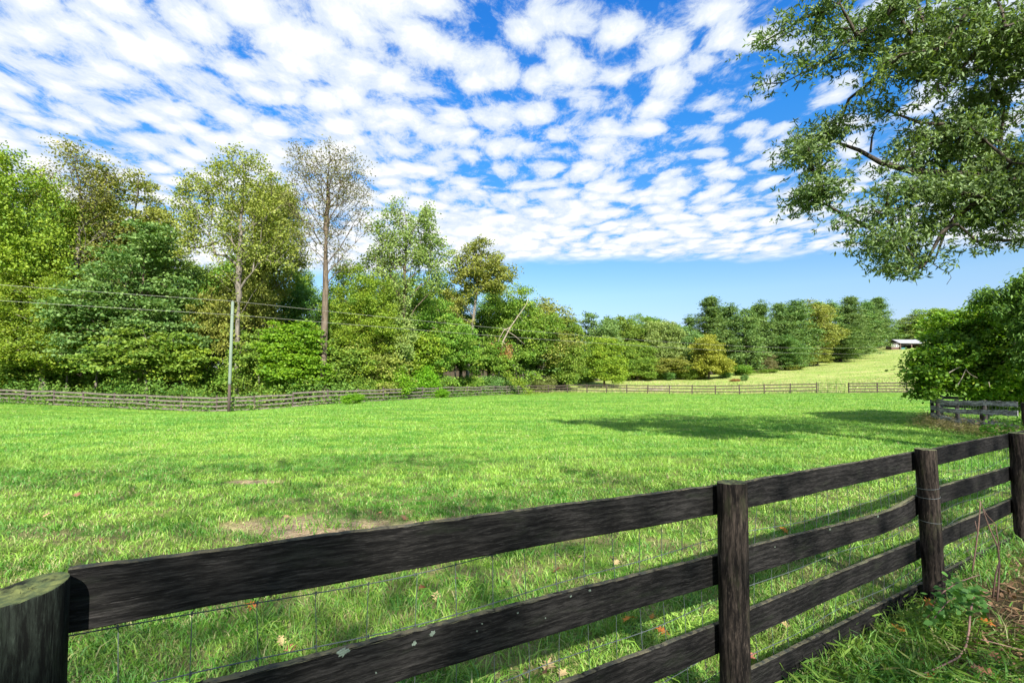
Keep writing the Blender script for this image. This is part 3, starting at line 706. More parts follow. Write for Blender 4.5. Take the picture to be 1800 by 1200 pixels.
for lv in (0.95, .80, .58, .48, .26, .14):
    mb.tube([(SM[j][0]-ro0[0], SM[j][1]-ro0[1], s1(*SM[j])-ro0[2]+lv) for j in range(segs[1], len(SM))], 0.003, 4, False)
Ls = np.arange(cum[segs[1]], cum[-1], 0.15)
for s in Ls:
    x = np.interp(s, cum, SM[:, 0]); y = np.interp(s, cum, SM[:, 1]); g_ = s1(x, y)
    mb.tube([(x-ro0[0], y-ro0[1], g_-ro0[2]+.1), (x-ro0[0], y-ro0[1], g_-ro0[2]+.95)], 0.0028, 4, False)
obj('wire_mesh', mb.mesh('wire_mesh'), M_wire, rf)
gp = MB(); gp.tube([(0, 0, -.3), (0, 0, 1.03)], 0.10, 14); po = obj('gate_post', gp.mesh('gate_post'), M_post, rf, (0.12, -.02, 0)); po['label'] = 'thick red brown gate post ending the bleached fence'
la = MB(); th = np.linspace(-.3, math.pi+.3, 12); la.tube([(0.10+.05*math.cos(a)-.11, -.115, .30+.05*math.sin(a)+.1) for a in th]+[(-.05-.01, -.115, .2)], .01, 6); obj('latch', la.mesh('latch'), plain('rusty_latch', (.22, .10, .06), .7), po)
# dark fence across the lane behind it
far_fence('board_fence', [(px_x(1650, 24), 24), (px_x(1705, 22.5), 22.5), (px_x(1790, 21), 21), (px_x(1850, 20.3), 20.3)], 'black stained rail fence in the shade behind the bleached fence', (0.95, 0.55), 1.05, M_darkwood, M_darkwood, side=-1, seed=16, step=2.2, wob=.01)

# ------------------------------------------------------------------ utility poles and cables
pb = (px_x(403.5, 40.2), 40.2); pz = s1(*pb)
pole = empty('utility_pole', (*pb, pz)); tag(pole, 'slim leaning utility pole, pale green above and dark at its foot, before the wood', 'utility pole')
tp = at(409, 530, 40.2); base = Vector((*pb, pz)); ax = tp-base
mb = MB(); mb.tube([(0, 0, -.4), tuple(ax*0.27)], [0.115, 0.11], 14); obj('pole_foot', mb.mesh('pole_foot', True), M_pole_low, pole)
mb = MB(); mb.tube([tuple(ax*0.245), tuple(ax*0.26), tuple(ax)], [0.118, 0.122, 0.108], 16); o = obj('pole_shaft', mb.mesh('pole_shaft', True), M_pole_top, pole)
mb = MB(); mb.tube([tuple(ax*0.995), tuple(ax*1.0+Vector((0, 0, .10)))], [.05, .04], 8); mb.tube([tuple(ax*1.0+Vector((0, -.03, .05))), tuple(ax*1.0+Vector((.05, -.12, .08)))], .025, 8); obj('insulator', mb.mesh('insulator'), M_cable, pole)
attach_hi = tp+Vector((0, -.12, .03)); attach_lo = at(408.4, 553, 40.05)
def pole_plain(loc, h, label):
    r = empty('utility_pole', loc); tag(r, label, 'utility pole')
    m = MB(); m.tube([(0, 0, -.4), (0, 0, h)], [.14, .10], 12); obj('pole_shaft', m.mesh('pole_shaft', True), M_pole_low, r)
    m = MB(); m.tube([(0, 0, h-.02), (0, 0, h+.12)], [.05, .04], 8); obj('insulator', m.mesh('insulator'), M_cable, r)
    return r
B = at(1640, 601, 160); bz = s1(B.x, B.y); Cc = Vector((-60, 30, 9.6)); cz = s1(Cc.x, Cc.y)
pole_plain((B.x, B.y+.2, bz), B.z-bz, 'distant utility pole on the hill behind the big bush'); pole_plain((Cc.x, Cc.y+.2, cz), Cc.z-cz, 'utility pole standing beyond the left edge of the picture')
def cable(label, A, B, Cl, sagr, sagl):
    pts = []
    for t in np.linspace(0, 1, 16):
        p = Cl.lerp(A, t); p.z -= 4*sagl*t*(1-t); pts.append(tuple(p))
    for t in np.linspace(0, 1, 40)[1:]:
        p = A.lerp(B, t); p.z -= 4*sagr*t*(1-t); pts.append(tuple(p))
    m = MB(); m.tube(pts, 0.013, 6); o = obj('overhead_cable', m.mesh('overhead_cable'), M_cable); return tag(o, label, 'cable')
cable('upper pale cable slung from the top of the utility pole', attach_hi, B, Cc, 2.9, 0.12)
cable('lower pale cable fixed below the top of the utility pole', attach_lo, B+Vector((0, 0, -3.0)), Cc+Vector((0, 0, -1.25)), 1.9, 0.12)

# ------------------------------------------------------------------ shed on the hill
sb = at(1582, 616, 165); sz = s1(sb.x, sb.y)-0.05
shed = empty('run_in_shed', (sb.x, sb.y, sz), R(6)); tag(shed, 'small red brown shed with pale metal roof on top of the far hill', 'shed')
# local: gable end faces -x..., open bay faces -y
D, Wd, He, Hr = 5.2, 8.5, 2.35, 3.55
def quad_box(name, parts, m, parent):
    b_ = MB()
    for q in parts: b_.box(*q)
    return obj(name, b_.mesh(name), m, parent)
gw = MB()  # gable wall, left part turned to us by a lean-to with windows
quad_box('wall', [(0, 4.9, 0, Wd, 5.05, He), (Wd-.15, .1, 0, Wd, 4.88, He), (0, .1, 0, .15, 4.88, He)], M_red, shed)
gv = [(0, 0, He), (0, D, He), (0, D/2, Hr)]; gm2 = MB(); gm2.add([(0.02, 0, He+.02), (0.02, D, He+.02), (0.02, D/2, Hr), (.12, 0, He+.02), (.12, D, He+.02), (.12, D/2, Hr)], [(0, 2, 1), (3, 4, 5), (0, 1, 4, 3), (1, 2, 5, 4), (2, 0, 3, 5)]); obj('gable', gm2.mesh('gable'), M_inner, shed)
for sgn in (0, 1):
    rm = MB(); y0, y1 = (-.5, D/2) if sgn == 0 else (D/2, D+.5)
    za, zb = (He-.2, Hr+.06) if sgn == 0 else (Hr+.06, He-.2)
    V = [(-.4, y0, za), (Wd+.4, y0, za), (Wd+.4, y1, zb), (-.4, y1, zb)]; V += [(x, y, z+.07) for x, y, z in V]
    rm.add(V, [(0, 3, 2, 1), (4, 5, 6, 7), (0, 1, 5, 4), (1, 2, 6, 5), (2, 3, 7, 6), (3, 0, 4, 7)]); obj('roof', rm.mesh('roof'), M_roof, shed)
for xx in (0.0, 4.2): quad_box('post', [(xx, -.12, 0, xx+.35, .08, He-.1)], M_red, shed)
quad_box('back_lining', [(.2, 4.6, 0, Wd-.2, 4.8, He-.2)], M_inner, shed)
quad_box('trough', [(1.0, .6, 0, 2.6, 1.3, .75)], M_teal, shed)
# lean-to with a window strip
lw = MB(); lw.box(-2.9, .3, 0, -.05, 2.6, 1.0); lw.box(-2.9, .32, 1.75, -.05, 2.6, 1.95); obj('lean_to_wall', lw.mesh('lean_to_wall'), M_red, shed)
quad_box('lean_to_panel', [(-2.85, 2.3, 1.0, -.1, 2.5, 1.75)], M_inner, shed)
for q in range(3):
    x0 = -2.86+q*.93
    wf = quad_box('window', [(x0, .25, 1.0, x0+.12, .36, 1.75), (x0+.8, .25, 1.0, x0+.92, .36, 1.75), (x0+.12, .25, 1.0, x0+.8, .36, 1.1), (x0+.12, .25, 1.65, x0+.8, .36, 1.75)], M_white, shed)
    quad_box('pane', [(x0+.12, .31, 1.1, x0+.8, .33, 1.65)], M_glass, wf)
rm = MB(); V = [(-3.2, -.1, 1.97), (-.02, -.1, 2.2), (-.02, 2.9, 2.2), (-3.2, 2.9, 1.97)]; V += [(x, y, z+.07) for x, y, z in V]
rm.add(V, [(0, 3, 2, 1), (4, 5, 6, 7), (0, 1, 5, 4), (1, 2, 6, 5), (2, 3, 7, 6), (3, 0, 4, 7)]); obj('lean_to_roof', rm.mesh('lean_to_roof'), plain('grey_lean_to_roof', (.3, .29, .28), .6), shed)

# ------------------------------------------------------------------ TREES
def leaf_faces(rng, P, L, Wd, up=0.6, shape=4, dirs=None, droop=0.0):
    """P (n,3) leaf base points -> V, F. rhombus (4) or pointed ovate (6) leaves"""
    n = len(P)
    if dirs is None:
        d = rng.randn(n, 3); d[:, 2] = d[:, 2]*0.5-droop
    else: d = dirs+rng.randn(n, 3)*0.35
    d /= np.linalg.norm(d, axis=1)[:, None]
    nr = rng.randn(n, 3)*(1-up)+np.array([0, 0, 1.])*up
    nr -= (nr*d).sum(1)[:, None]*d; nr /= np.linalg.norm(nr, axis=1)[:, None]+1e-9
    s = np.cross(nr, d); l = (L*(0.65+0.7*rng.rand(n)))[:, None]; w_ = (Wd*(0.65+0.7*rng.rand(n)))[:, None]
    if shape == 4:
        V = np.stack([P, P+d*l*.45+s*w_*.5, P+d*l, P+d*l*.45-s*w_*.5], 1)
    else:
        V = np.stack([P, P+d*l*.28+s*w_*.42-nr*l*.03, P+d*l*.62+s*w_*.45-nr*l*.05, P+d*l-nr*l*.12, P+d*l*.62-s*w_*.45-nr*l*.05, P+d*l*.28-s*w_*.42-nr*l*.03], 1)
    k = V.shape[1]
    return V.reshape(-1, 3), np.arange(n*k).reshape(n, k)
def grow(rng, trunk, tips, bend=0.35, seg=0.8, wdir=0.55, jit=0.06, order=None, minz=0.0, zpen=0.6, steep=0.25):
    """attach every tip to the cheapest node of the growing skeleton; returns nodes, parents, chains"""
    N = len(trunk)+int(len(tips)*8)+50
    nodes = np.zeros((N, 3)); dirs = np.zeros((N, 3)); par = -np.ones(N, dtype=int); n = len(trunk)
    nodes[:n] = trunk; T = np.gradient(trunk, axis=0); T /= np.linalg.norm(T, axis=1)[:, None]; dirs[:n] = T; par[1:n] = np.arange(n-1)
    chains = [list(range(n))]
    if order is None: order = np.argsort(((tips[:, :2]-trunk[-1, :2])**2).sum(1)+0.3*(tips[:, 2]-trunk[:, 2].min())**2*0+rng.rand(len(tips))*4)
    for ti in order:
        p = tips[ti]; v = p-nodes[:n]; d = np.linalg.norm(v, axis=1)+1e-6
        dot = (v*dirs[:n]).sum(1)/d
        cost = d*(1+wdir*(1-dot))+np.maximum(0, nodes[:n, 2]-p[2]+steep*d)*zpen+(nodes[:n, 2] < minz)*100
        k = int(np.argmin(cost)); dd = d[k]
        if n+int(dd/seg)+3 >= N: break
        m = max(1, int(dd/seg)); c = nodes[k]+dirs[k]*dd*bend; ts = np.linspace(0, 1, m+1)[1:]
        pts = ((1-ts)**2)[:, None]*nodes[k]+(2*ts*(1-ts))[:, None]*c+(ts**2)[:, None]*p
        pts[:-1] += rng.randn(max(0, m-1), 3)*jit*seg
        ch = [k]; prev = k
        for q in pts:
            nodes[n] = q; w_ = q-nodes[prev]; dirs[n] = w_/(np.linalg.norm(w_)+1e-9); par[n] = prev; ch.append(n); prev = n; n += 1
        chains.append(ch)
    return nodes[:n], par[:n], chains
def skel_mesh(name, nodes, par, chains, R0, rtip, power=0.5, sides=(9, 5, 3), minr=0.0, cap=None):
    n = len(nodes); cnt = np.zeros(n); leafm = np.ones(n, bool); leafm[par[par >= 0]] = False; cnt[leafm] = 1
    for i in range(n-1, 0, -1): cnt[par[i]] += cnt[i]
    r = rtip*cnt**power; s = R0/r[0]
    r = np.where(cnt > 1, rtip+(r-rtip)*((R0-rtip)/(r[0]-rtip+1e-9)), rtip)
    r[:len(chains[0])] *= np.linspace(1, .5, len(chains[0]))
    if cap is not None: q = len(chains[0]); r[q:] = np.minimum(r[q:], cap)
    VV = []; FF = []; off = 0
    for ci, ch in enumerate(chains):
        pts = nodes[ch]; rr = r[ch].copy()
        if ci > 0: rr[0] = min(rr[0], rr[1]*1.15)
        if rr.max() < minr or len(pts) < 2: continue
        sd = sides[0] if rr.max() > R0*.35 else (sides[1] if rr.max() > 0.05 else sides[2])
        p_, T, A, B_ = frames(pts); th = np.linspace(0, 2*math.pi, sd, endpoint=False)
        rr[-1] *= 0.5
        V = (p_[:, None, :]+rr[:, None, None]*(np.cos(th)[None, :, None]*A[:, None, :]+np.sin(th)[None, :, None]*B_[:, None, :])).reshape(-1, 3)
        i = np.arange(len(pts)-1)[:, None]*sd; j = np.arange(sd)[None, :]; k = (j+1) % sd
        Fq = np.stack([i+j, i+k, i+sd+k, i+sd+j], -1).reshape(-1, 4)+off
        VV.append(V); FF.append(Fq); off += len(V)
    return npmesh(name, np.concatenate(VV), np.concatenate(FF), smooth=True), r
def env_points(rng, env, n, surf_bias=0.45, lobes=0, lr=.42):
    if lobes:
        out = []
        for e in env:
            c = np.array(e[:3], float); r = np.array(e[3:6], float); nl = max(3, int(lobes*min(1, .45+.55*e[6]))); g_ = rng.rand()*6.28
            for i in range(nl):
                zz = 1-2*(i+.5)/nl; an = g_+i*2.39996+rng.randn()*.35; q = math.sqrt(max(0, 1-zz*zz)); d = np.array([math.cos(an)*q, math.sin(an)*q, zz])
                k = lr*(.65+.7*rng.rand()); out.append((*(c+d*r*(1-k*.8)*(.85+.3*rng.rand())), *(r*k*np.array([1, 1, .8])), e[6]*k**2))
            out.append((*c, *(r*.5), e[6]*.12))
        env = out
    ws = np.array([e[6] for e in env], float); ws /= ws.sum(); ks = rng.choice(len(env), n, p=ws); E = np.array([e[:6] for e in env], float)[ks]
    d = rng.randn(n, 3); d /= np.linalg.norm(d, axis=1)[:, None]; rr = rng.rand(n)**surf_bias
    return E[:, :3]+d*rr[:, None]*E[:, 3:]
def crown_mesh(name, rng, tips, per, sig, flat, L, Wd, up=0.6, shape=4, extra=None, droop=0.0):
    ns = rng.poisson(per, len(tips)); k = np.repeat(np.arange(len(tips)), ns)
    P = tips[k]+rng.randn(len(k), 3)*np.array([sig, sig, sig*flat])
    cl = rng.rand(len(tips))[k]
    # neighbouring clumps share their shade a little
    cl = 0.6*cl+0.4*vnoise(tips[k][:, 0]*0.5+tips[k][:, 2]*.3, tips[k][:, 1]*.5+tips[k][:, 2]*0.45, 7)
    V, Fc = leaf_faces(rng, P, L, Wd, up, shape, droop=droop)
    return npmesh(name, V, Fc, {'tint': rng.rand(len(P)), 'clump': cl})
VAR = {}
def variant(key, seed, H, env, ntips, R0, per, sig, flat, L, Wd, bark='brown', leaf='green', clear=0.25, lean=(0, 0), fork=None, rtip=0.018, up=0.32, bias=0.45, wdir=0.55, zpen=0.6, power=0.5, tipfrac=1.0, trunk_top=0.8, wig=0.25, droop=0.0, bend=0.35, shape=4, seg=0.8, steep=0.25, lobes=9, lr=.42):
    rng = np.random.RandomState(seed); nT = max(6, int(H*trunk_top/0.9)); s = np.linspace(0, 1, nT)
    trunk = np.stack([lean[0]*s**1.5*H+np.cumsum(rng.randn(nT))*wig*0.18, lean[1]*s**1.5*H+np.cumsum(rng.randn(nT))*wig*0.18, s*H*trunk_top-0.25], -1); trunk[0, :2] = 0; trunk[1, :2] *= .3
    tips = env_points(rng, env, ntips, bias, lobes, lr)
    nodes, par, chains = grow(rng, trunk, tips, minz=clear*H, wdir=wdir, zpen=zpen, bend=bend, seg=seg, steep=steep)
    tm, r = skel_mesh('trunk', nodes, par, chains, R0, rtip, power); tm.materials.append(BK[bark])
    sel = tips if tipfrac >= 1 else tips[rng.rand(len(tips)) < tipfrac]
    # leaves also along the outermost twig nodes
    tw = np.array([nodes[c[-2]] for c in chains[1:] if len(c) > 2]); tw = tw[rng.rand(len(tw)) < 0.6*tipfrac] if len(tw) else tw
    cm = crown_mesh('crown', rng, np.concatenate([sel, tw]) if len(tw) else sel, per, sig, flat, L, Wd, up, droop=droop, shape=shape); cm.materials.append(LM[leaf])
    xs = np.concatenate([tips]); VAR[key] = (tm, cm, max(xs[:, 2])+sig, xs[:, 0].max()-xs[:, 0].min()+2*sig)
    return VAR[key]
E = lambda cx, cy, cz, rx, ry, rz, w_=1.0: (cx, cy, cz, rx, ry, rz, w_)
# key, seed, H, envelope, tips ...
variant('broad1', 1, 22, [E(0, 0, 15, 5, 5, 7), E(2.6, -1.5, 11, 3.4, 3.4, 4, .6), E(-3, -1, 9, 3.2, 3.2, 4, .6), E(.5, -2, 5.5, 3.4, 2.8, 3.2, .5)], 640, .36, 74, .42, .62, .225, .175, leaf='ivy', bias=.38, rtip=.027)
variant('broad2', 2, 21, [E(-1, 0, 14, 4.6, 4.6, 6.4), E(3, -1, 14, 3, 3, 4.5, .5), E(-2.5, -2, 8, 3, 3, 3.8, .5), E(2, -2, 7, 3, 2.6, 4, .5)], 580, .34, 72, .42, .6, .225, .16, leaf='green', bark='grey', bias=.38, rtip=.027)
variant('broad3', 3, 20, [E(0, 0, 12, 5.2, 4.8, 7.5), E(0, -2, 5, 4.5, 3, 4, .45)], 520, .33, 52, .46, .6, .28, .2, leaf='dark', bark='dark', bias=.38)
variant('olive1', 4, 22, [E(0.5, 0, 16.5, 4.2, 4.2, 5.4), E(-2, .5, 12, 3.2, 3, 3.6, .5), E(3.6, 0, 15, 2.4, 2.4, 2.8, .35)], 380, .30, 50, .38, .45, .24, .17, leaf='olive', bark='grey', clear=.4, lean=(.06, 0), steep=.5, bias=.4, rtip=.027)
variant('olive2', 5, 18, [E(1, 0, 14, 3, 3, 3.8), E(3.4, 0, 13, 2.6, 2.4, 2.6, .7), E(-1.2, 0, 9.5, 2.4, 2.4, 3.4, .5)], 300, .24, 48, .38, .45, .24, .17, leaf='olive', bark='grey', clear=.3, lean=(.10, 0), steep=.4, bias=.4, rtip=.027)
variant('layer', 6, 16, [E(0, 0, 9.4, 4.6, 4.2, 6.2), E(-2.2, -1.6, 6.2, 3.4, 2.8, 3.6, .5), E(2.6, -1.6, 5, 3.2, 2.6, 3, .5)], 400, .26, 92, .55, .16, .27, .17, leaf='blue', bark='brown', clear=.16, up=.55, bias=.36, rtip=.027)
variant('tallolive', 7, 25, [E(-4.2, 0, 19.6, 2.8, 2.6, 3.6), E(-.6, 0, 21.3, 3.2, 3, 4), E(3.2, .4, 19, 3, 3, 4.2), E(-5.2, 0, 15.8, 2.2, 2, 2.6, .6), E(.5, 0, 15, 4.4, 3, 4.2, .8), E(4.8, 0, 14.6, 2.2, 1.8, 3, .45), E(0, -.4, 7, 1.3, 1, 5, .2)], 820, .33, 21, .34, .6, .22, .16, leaf='olive', bark='grey', clear=.22, wdir=.9, zpen=1.5, steep=.7, rtip=.021, trunk_top=.40, bias=.45, power=.56)
variant('sparse', 8, 25, [E(0, 0, 18.2, 4.0, 3.5, 6.8), E(-1.6, 0, 21.4, 2.2, 2, 3, .35), E(1.8, 0, 20.4, 2.4, 2.2, 3.8, .4)], 1300, .36, 5.5, .30, .8, .16, .11, leaf='grey', bark='brown', clear=.38, wdir=.9, zpen=1.6, steep=.75, rtip=.015, trunk_top=.62, bias=.5, power=.66, wig=.1)
variant('vase', 9, 20, [E(-1.6, 0, 15.6, 2.6, 2.4, 4), E(1.6, 0, 15.8, 2.6, 2.4, 4), E(0, 0, 12.5, 4.4, 3.4, 4), E(4, 0, 13.4, 2, 1.8, 2.6, .45), E(-3.6, 0, 12.2, 2, 1.6, 2.6, .45), E(0, -.6, 8, 2.4, 2, 2.6, .3)], 620, .28, 25, .30, .9, .22, .16, leaf='pale', bark='brown', clear=.22, wdir=.9, zpen=1.6, steep=.8, rtip=.02, trunk_top=.42, bias=.45, power=.58)
variant('deadtop', 10, 25, [E(0, 0, 19.6, 3.4, 3.2, 5.2), E(.8, 0, 13, 3.6, 3, 4.8, .7)], 900, .32, 12, .42, .8, .19, .13, leaf='olive', bark='grey', clear=.35, wdir=.9, zpen=1.4, steep=.7, rtip=.017, trunk_top=.7, tipfrac=.8, wig=.5, power=.58)
variant('maple', 11, 9, [E(0, 0, 5.2, 2.5, 2.4, 3.7), E(.3, -1, 3.2, 2.6, 1.6, 2, .5)], 280, .13, 76, .31, .35, .21, .17, leaf='bright', bark='brown', clear=.12, bias=.38)
variant('under1', 12, 8.5, [E(0, 0, 5.2, 3.4, 2.6, 3, 1), E(1.6, -.8, 4.2, 2.2, 1.6, 1.8, .5), E(-1.8, -.6, 4, 2, 1.6, 1.7, .5)], 230, .13, 58, .34, .3, .25, .18, leaf='green', bark='grey', clear=.25, bias=.4, rtip=.027)
variant('under2', 13, 7.5, [E(0, 0, 4.6, 3, 2.4, 2.8, 1), E(-1.4, -.8, 3.4, 2.2, 1.6, 1.6, .5)], 200, .12, 58, .34, .35, .25, .18, leaf='ivy', bark='grey', clear=.28, bias=.4, rtip=.027)
variant('round1', 14, 13, [E(0, 0, 7.8, 4.4, 4.2, 5), E(-1.4, -2.4, 4, 3.4, 2.4, 3.4, .5), E(2, -2, 5, 3, 2.4, 3.6, .5)], 360, .25, 80, .47, .42, .28, .21, leaf='green', bark='grey', clear=.1, bias=.34, rtip=.027)
variant('round2', 15, 12, [E(0, 0, 7.4, 3.8, 3.6, 4.6), E(1.6, -2, 4, 3, 2.2, 3.4, .5), E(-2.2, -1.4, 4.4, 2.6, 2.2, 3.4, .5)], 340, .22, 78, .44, .5, .27, .2, leaf='ivy', bark='brown', clear=.1, bias=.34)
variant('yellow', 16, 10, [E(0, 0, 5.6, 3.6, 3.2, 4.2), E(1.2, -1.4, 3, 2.8, 2, 2.4, .5), E(-1.6, -1.2, 3.2, 2.4, 2, 2.6, .5)], 300, .2, 56, .38, .45, .28, .2, leaf='yellow', bark='brown', clear=.08, bias=.36)
variant('wide', 17, 15, [E(-1, 0, 10, 4.4, 4, 4.4), E(3, -1, 7.6, 3.4, 3, 4, .7), E(-3.4, -1, 6.4, 3, 2.6, 4, .6), E(.5, -2, 4, 4, 2.4, 3, .5)], 480, .3, 74, .43, .45, .23, .165, leaf='green', bark='grey', clear=.15, lean=(.04, 0), bias=.38, rtip=.027)
variant('rusty', 18, 14, [E(0, 0, 9.6, 3.2, 3, 4.4), E(1.6, -1, 6, 2.8, 2.4, 3.6, .6)], 380, .24, 30, .40, .5, .26, .18, leaf='olive', bark='grey', clear=.2, bias=.4)
variant('snag', 20, 13, [E(0, 0, 8.5, 2.6, 2.4, 4)], 130, .2, 2.0, .5, .6, .2, .14, leaf='brown', bark='dead', clear=.2, rtip=.025)
def bush_variant(key, seed, H, env, n, per, sig, L, Wd, leaf, flat=.6, shape=4):
    variant(key, seed, H, env, n, .05, per, sig, flat, L, Wd, leaf=leaf, clear=.05, rtip=.008, trunk_top=.4, seg=.35, up=.5, shape=shape)
bush_variant('shrub1', 30, 2.6, [E(0, 0, 1.2, 1.7, 1.3, 1.3), E(1.3, 0, .8, 1.1, 1, .9, .5), E(-1.2, 0, .9, 1.1, 1, 1, .5)], 260, 40, .22, .16, .09, 'bright')
bush_variant('shrub2', 31, 2.4, [E(0, 0, 1.0, 1.8, 1.3, 1.2), E(.9, 0, 1.4, .9, .9, .9, .4)], 240, 38, .22, .15, .09, 'green')
bush_variant('shrub3', 32, 2.2, [E(0, 0, .95, 1.6, 1.2, 1.15)], 200, 40, .22, .16, .08, 'pale')
# pines: whorls of flat plumes
def pine_variant(key, seed, H, Rb, thin=0.0, leaf='pine', top_round=.8):
    rng = np.random.RandomState(seed); tips = []; z = H*0.10
    while z < H-0.3:
        f = (z/H); prof = Rb*min(1.0, (1-f)**top_round*1.25)*(0.75+.25*rng.rand())*(0.75+.25*min(1, f/0.2))
        nb = rng.randint(4, 7); a0 = rng.rand()*6.28
        for b in range(nb):
            a = a0+b*6.283/nb+rng.randn()*.25; rl = prof*(0.6+.5*rng.rand()); rise = rl*(0.10+.35*f)+rng.randn()*.15
            for s in np.linspace(.35, 1, max(2, int(rl*1.3)+1)):
                sp = .35*rl*s*.5
                for q in range(2):
                    tips.append((math.cos(a)*rl*s+rng.randn()*sp*.5, math.sin(a)*rl*s+rng.randn()*sp*.5, z+rise*s+rng.randn()*.32))
        z += H*0.078*(0.8+.4*rng.rand())
    tips.append((0, 0, H-.1)); tips = np.array(tips)
    if thin: tips = tips[rng.rand(len(tips)) > thin]
    nT = 14; s = np.linspace(0, 1, nT); trunk = np.stack([np.cumsum(rng.randn(nT))*.05, np.cumsum(rng.randn(nT))*.05, s*(H-.4)-.2], -1)
    nodes, par, chains = grow(rng, trunk, tips, wdir=.2, zpen=.5, bend=.15, seg=1.0, minz=H*.08)
    tm, r = skel_mesh('trunk', nodes, par, chains, .26, .02, .45); tm.materials.append(BK['dark'])
    cm = crown_mesh('crown', rng, tips, 46, .42, .55, .40, .15, .25); cm.materials.append(LM[leaf]); VAR[key] = (tm, cm, H, 2*Rb)
pine_variant('pine1', 41, 17, 4.6); pine_variant('pine2', 42, 18, 4.2, .1); pine_variant('pine3', 43, 15, 4.4, .2, top_round=.5)

def place_tree(name, key, px, Y, top_py, label, cat='tree', group=None, width=None, rz=None, base_py=None, dx=0.0, leaf=None, bark=None):
    if px < 1030 and cat != 'shrub': Y = max(Y, float(np.interp(px, [-420, -250, 0, 245, 408, 570, 700, 800, 930, 1030], [50, 46, 43, 41, 41, 43.5, 50, 60, 74, 75]))+4.2)
    tm, cm, H0, W0 = VAR[key]; x = px_x(px, Y); z = s1(x, Y); top = at(px, top_py, Y).z
    s = (top-z)/H0; sx = s if width is None else (width/F*Y)/W0
    r = empty(name, (x, Y, z-.02), random.uniform(-.5, .5) if rz is None else rz); r.scale = (sx, sx if width is None else (sx+s)/2, s)
    tag(r, label, cat, group)
    def use(o, m):
        o.material_slots[0].link = 'OBJECT'; o.material_slots[0].material = m
    a = obj('trunk', tm, None, r); b = obj('crown', cm, None, r)
    if leaf: use(b, LM[leaf])
    if bark: use(a, BK[bark])
    return r
random.seed(5)
FR = 'trees along the front of the left wood'
T = place_tree
T('deciduous_tree', 'broad1', 18, 49, 250, 'tall dense yellow green tree filling the left edge of the picture', group=FR, width=215)
T('deciduous_tree', 'deadtop', 122, 52, 236, 'tall thinly leaved tree with bare grey twigs at its top, near the left edge', group=FR, width=185, bark='grey')
T('deciduous_tree', 'olive1', 205, 57, 296, 'olive crowned tree leaning right behind the blue green layered tree', group=FR, width=170)
T('deciduous_tree', 'layer', 245, 48.5, 385, 'blue green tree with flat layered foliage, left of the utility pole', group=FR, width=235)
T('deciduous_tree', 'broad2', 78, 46.5, 470, 'lower leafy yellow green tree in front at far left', group=FR, width=190, leaf='ivy')
T('deciduous_tree', 'under1', 258, 45, 566, 'small light green understorey tree with forked stem by the left fence', group=FR, width=200, leaf='green')
T('deciduous_tree', 'tallolive', 417, 47.5, 258, 'tall open olive tree with forked grey limbs right beside the utility pole', group=FR, width=235, rz=0)
T('deciduous_tree', 'broad2', 470, 57, 300, 'full green tree between the forked olive tree and the nearly bare tree', group=FR, width=150, leaf='olive')
T('deciduous_tree', 'wide', 345, 53, 520, 'mid green tree low behind the utility pole', group=FR, width=190)
T('deciduous_tree', 'maple', 514, 44.6, 558, 'small vivid bright green maple at the wood edge', group=FR, width=125)
T('deciduous_tree', 'sparse', 569, 46.5, 246, 'tall straight tree with nearly bare twiggy crown, tallest in the row', group=FR, width=165, rz=0)
T('deciduous_tree', 'broad1', 632, 52, 455, 'green tree filling the gap right of the nearly bare tree', group=FR, width=160)
T('deciduous_tree', 'vase', 712, 50, 347, 'pale green vase shaped tree with fanned upright limbs', group=FR, width=185, rz=0)
T('deciduous_tree', 'round2', 660, 49, 570, 'low olive green tree left of the vase shaped tree', group=FR, width=120, leaf='olive')
T('deciduous_tree', 'olive2', 818, 58, 415, 'olive tree with a rounded top leaning right, right of the vase shaped tree', group=FR, width=140, rz=0)
T('deciduous_tree', 'wide', 775, 55, 520, 'mid green tree below the leaning olive tree', group=FR, width=150)
T('deciduous_tree', 'wide', 905, 62, 493, 'broad light green tree at the right end of the left wood', group=FR, width=165, leaf='green')
T('deciduous_tree', 'rusty', 962, 69, 518, 'grey olive tree with thin rusty twigs at the end of the left wood', group=FR, width=110)
T('deciduous_tree', 'round2', 992, 77, 553, 'small loose tree where the left wood meets the far trees', group=FR, width=75, leaf='green')
T('deciduous_tree', 'under1', 850, 56, 590, 'dark leaning understorey tree with curved trunk beside the end of the left fence', group=FR, width=110, leaf='green', bark='dark')
T('deciduous_tree', 'under2', 945, 68, 590, 'dark green low tree behind the far left fence corner', group=FR, width=120, leaf='blue')
T('deciduous_tree', 'under2', 168, 47.5, 545, 'low yellow green tree behind the left fence, beside the thick brown trunk', group=FR, width=120)
T('deciduous_tree', 'under1', 455, 48, 575, 'shady mid green understorey tree between pole and bright maple', group=FR, width=110)
T('deciduous_tree', 'under2', 610, 47.5, 600, 'low leafy tree just right of the tall straight trunk', group=FR, width=110, leaf='green')
T('deciduous_tree', 'under1', -40, 46, 520, 'leafy green tree cut by the left edge of the picture', group=FR, width=160)
T('deciduous_tree', 'under2', 58, 46.5, 585, 'low green tree in front of the dense tree at the left edge', group=FR, width=105, leaf='green')
T('deciduous_tree', 'under1', 118, 47.5, 520, 'pale leaved small tree directly in front of the grey twigged tall tree', group=FR, width=115, leaf='pale')
T('deciduous_tree', 'under2', 318, 46.5, 590, 'yellow green small tree between the forked understorey tree and the utility pole', group=FR, width=110, leaf='ivy')
T('deciduous_tree', 'under1', 372, 50, 500, 'slender olive tree rising just left of the utility pole', group=FR, width=95, leaf='olive')
T('deciduous_tree', 'under2', 562, 50, 560, 'green tree half hidden by the tall straight trunk', group=FR, width=95, leaf='green')
